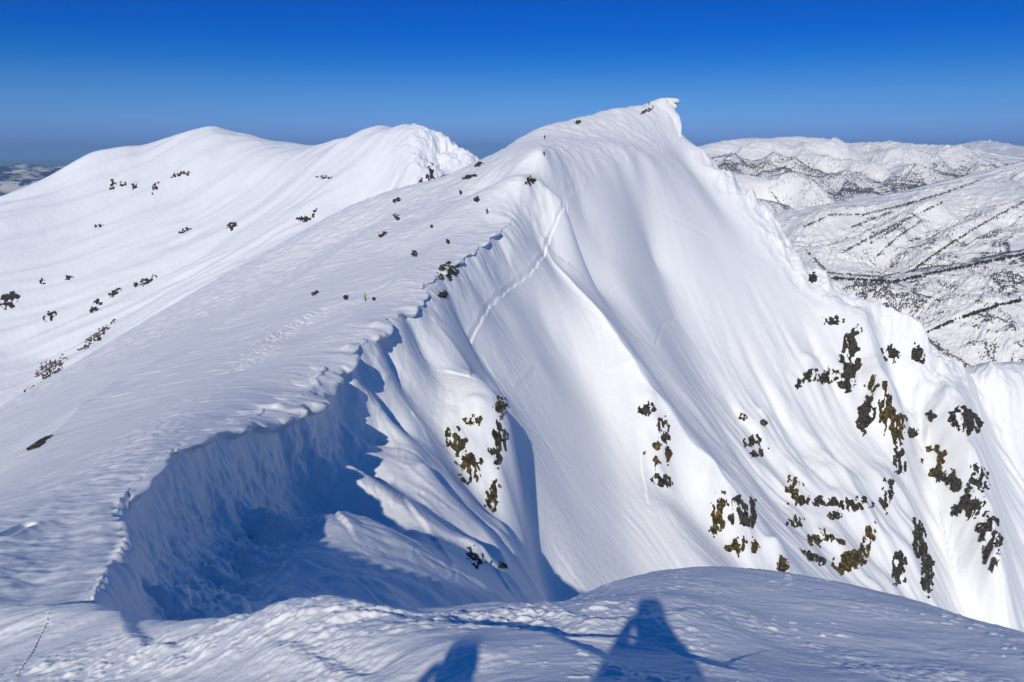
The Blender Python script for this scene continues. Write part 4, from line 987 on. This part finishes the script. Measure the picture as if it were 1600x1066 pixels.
# ------------------------------------------------------------------ people
def flatmat(name, col, rough=0.8):
    m, n, b = newmat(name); b.inputs['Base Color'].default_value = (*col, 1); b.inputs['Roughness'].default_value = rough
    return m
m_skin = flatmat('skin', (0.45, 0.27, 0.19)); m_black = flatmat('black_cloth', (0.015, 0.015, 0.018)); m_navy = flatmat('navy_cloth', (0.02, 0.035, 0.08))
m_yel = flatmat('yellow_cloth', (0.45, 0.38, 0.03)); m_teal = flatmat('teal_cloth', (0.02, 0.10, 0.10)); m_red = flatmat('maroon_cloth', (0.10, 0.02, 0.02)); m_metal = flatmat('pole_metal', (0.1, 0.1, 0.1), 0.4)
def skin_mesh(name, joints, bones, mats, pick, sub=2):
    me = bpy.data.meshes.new(name); me.from_pydata([j[:3] for j in joints], bones, []); o = bpy.data.objects.new(name, me); scene.collection.objects.link(o)
    md = o.modifiers.new('skin', 'SKIN'); md.use_smooth_shade = True
    sv = me.skin_vertices[0].data
    for k, j in enumerate(joints): sv[k].radius = (j[3], j[4] if len(j) > 4 else j[3])
    sv[0].use_root = True
    sb = o.modifiers.new('sub', 'SUBSURF'); sb.levels = sb.render_levels = sub
    dg = bpy.context.evaluated_depsgraph_get(); m2 = bpy.data.meshes.new_from_object(o.evaluated_get(dg))
    o.modifiers.clear(); o.data = m2; m2.materials.clear()
    for m in mats: m2.materials.append(m)
    for p in m2.polygons: p.material_index = pick(p.center); p.use_smooth = True
    return o
def lump(name, pts_, scl, mat, parent, sub=2):
    """a rounded box through its half sizes"""
    import bmesh
    bm = bmesh.new(); bmesh.ops.create_cube(bm, size=2.0)
    for v in bm.verts: v.co = Vector((pts_[0] + v.co.x * scl[0] * (1 - .12 * (v.co.z > 0)), pts_[1] + v.co.y * scl[1], pts_[2] + v.co.z * scl[2]))
    bmesh.ops.bevel(bm, geom=bm.edges[:], offset=min(scl) * .45, segments=3, affect='EDGES', profile=.6)
    me = bpy.data.meshes.new(name); bm.to_mesh(me); bm.free(); me.materials.append(mat)
    for p in me.polygons: p.use_smooth = True
    o = bpy.data.objects.new(name, me); scene.collection.objects.link(o); o.parent = parent; return o
def stick(name, a, b, r, mat, parent):
    import bmesh
    a, b = Vector(a), Vector(b); d = b - a
    bm = bmesh.new(); bmesh.ops.create_cone(bm, cap_ends=True, segments=10, radius1=r * .7, radius2=r, depth=d.length)
    bmesh.ops.transform(bm, matrix=__import__('mathutils').Matrix.Translation((a + b) / 2) @ d.to_track_quat('Z', 'Y').to_matrix().to_4x4(), verts=bm.verts)
    me = bpy.data.meshes.new(name); bm.to_mesh(me); bm.free(); me.materials.append(mat)
    o = bpy.data.objects.new(name, me); scene.collection.objects.link(o); o.parent = parent; return o
def person(x0, y0, rz, jacket, trousers, pack, label, stride=0.18, raised=False, poles=True, hood=False):
    e = bpy.data.objects.new('person', None); scene.collection.objects.link(e)
    e.location = (x0, y0, float(zat(x0, y0)[0]) + 0.0); e.rotation_euler = (0, 0, rz)
    fat = 1.7 if raised else 1.0
    J = [(0, 0, .93, .15 * fat * 1.15, .12), (0, .01, 1.15, .15 * fat, .11), (0, .02, 1.38, .19, .12), (0, .03, 1.50, .07, .07), (0, .045, 1.58, .065, .07), (0, .05, 1.66, .095, .105), (0, .05, 1.74, .07, .08),
         (-.11, 0, .84, .10), (-.12, stride, .48, .065), (-.12, stride * .9, .10, .05), (-.12, stride * .9 + .17, .05, .045),
         (.11, 0, .84, .10), (.12, -stride * .4, .48, .065), (.12, -stride * 1.1, .10, .05), (.12, -stride * 1.1 + .17, .05, .045)]
    if raised: arms = [(-.24, .0, 1.40, .09), (-.30, .03, 1.18, .12), (-.16, .20, 1.50, .045), (-.09, .21, 1.58, .04), (.24, .0, 1.40, .09), (.30, .03, 1.18, .12), (.16, .20, 1.50, .045), (.09, .21, 1.58, .04)]
    else: arms = [(-.21, .02, 1.40, .065), (-.27, -.02, 1.14, .052), (-.27, .20, 1.02, .042), (-.27, .27, 1.02, .045), (.21, .02, 1.40, .065), (.27, .0, 1.14, .052), (.27, .22, 1.04, .042), (.27, .29, 1.04, .045)]
    n = len(J); J += arms
    B = [(0, 1), (1, 2), (2, 3), (3, 4), (4, 5), (5, 6), (0, 7), (7, 8), (8, 9), (9, 10), (0, 11), (11, 12), (12, 13), (13, 14), (2, n), (n, n + 1), (n + 1, n + 2), (n + 2, n + 3), (2, n + 4), (n + 4, n + 5), (n + 5, n + 6), (n + 6, n + 7)]
    b = skin_mesh('body', J, B, [trousers, jacket, m_skin, m_black], lambda c: 3 if c.z < .16 else 0 if c.z < .92 else 2 if (c.z > 1.53 and abs(c.x) < .12 and not raised) or (raised and c.z > 1.53 and c.y < .18 and abs(c.x) < .12) else 1)
    b.parent = e
    lump('hat', (0, .04, 1.745), (.098, .11, .055), pack if not hood else jacket, e)
    if hood: lump('hood', (0, .0, 1.66), (.135, .12, .15), jacket, e)
    bp = lump('backpack', (0, -.22, 1.15), (.25 if raised else .17, .14, .33 if raised else .27), pack, e)
    stick('strap', (-.12, .12, 1.42), (-.12, .13, 1.12), .018, pack, bp); stick('strap', (.12, .12, 1.42), (.12, .13, 1.12), .018, pack, bp)
    if poles:
        for s2 in (-1, 1): stick('ski_pole', (s2 * .27, .34 + .02 * s2, .02), (s2 * .27, .26, 1.12), .012, m_metal, e)
    e['label'] = label; e['category'] = 'person'
    return e
HIK = [(571, 471, 2.9, m_yel, m_black, m_teal, 'climber in a yellow jacket with a teal backpack on the footprint slope behind the cornice'),
       (761, 335, 0.2, m_black, m_black, m_black, 'climber in black just above the far end of the cornice edge'),
       (850, 244, 0.0, m_black, m_navy, m_black, 'climber in dark clothes halfway up the summit slope, lower of two'),
       (851, 218, -.3, m_navy, m_black, m_black, 'climber in dark clothes near the skyline, higher of two on the summit slope'),
       (1020, 170, 1.2, m_yel, m_black, m_black, 'climber in a yellowish jacket just below the summit'),
       (1014, 164, 1.2, m_black, m_black, m_black, 'climber in black standing on the summit skyline'),
       ]
for px, py, rz, jk, tr, pk, lab in HIK:
    h = F.hit(z, px, py)
    if h is None: print('no ground for', lab); continue
    person(h[0], h[1], rz, jk, tr, pk, lab)['group'] = 'climbers on the snow ridge'
ph = person(0.0, -0.34, 0, m_black, m_black, m_navy, 'photographer standing behind the viewpoint, whose long shadow falls on the foreground snow at right', raised=True, poles=False, hood=True)
ph.location.z = -1.74
co_ = person(-1.36, -0.55, 0.1, m_navy, m_black, m_black, 'companion beside the photographer, whose round-headed shadow falls at the lower edge of the foreground', raised=True, poles=False, hood=True)
co_.location.z = -1.92

# ------------------------------------------------------------------ air
import bmesh
bm = bmesh.new(); bmesh.ops.create_cube(bm, size=1.0)
for v in bm.verts: v.co = Vector((v.co.x * 90000, v.co.y * 90000, 330 if v.co.z > 0 else -1502))
me = bpy.data.meshes.new('haze'); bm.to_mesh(me); bm.free()
hz = bpy.data.materials.new('air'); hz.use_nodes = True; hn = hz.node_tree; hn.nodes.clear()
ho = hn.nodes.new('ShaderNodeOutputMaterial'); pv = hn.nodes.new('ShaderNodeVolumePrincipled')
pv.inputs['Color'].default_value = (0.45, 0.74, 1.0, 1); pv.inputs['Density'].default_value = 2.6e-5; pv.inputs['Anisotropy'].default_value = 0.0
hn.links.new(pv.outputs[0], ho.inputs['Volume'])
me.materials.append(hz); ho_ = bpy.data.objects.new('haze', me); scene.collection.objects.link(ho_); ho_['kind'] = 'stuff'
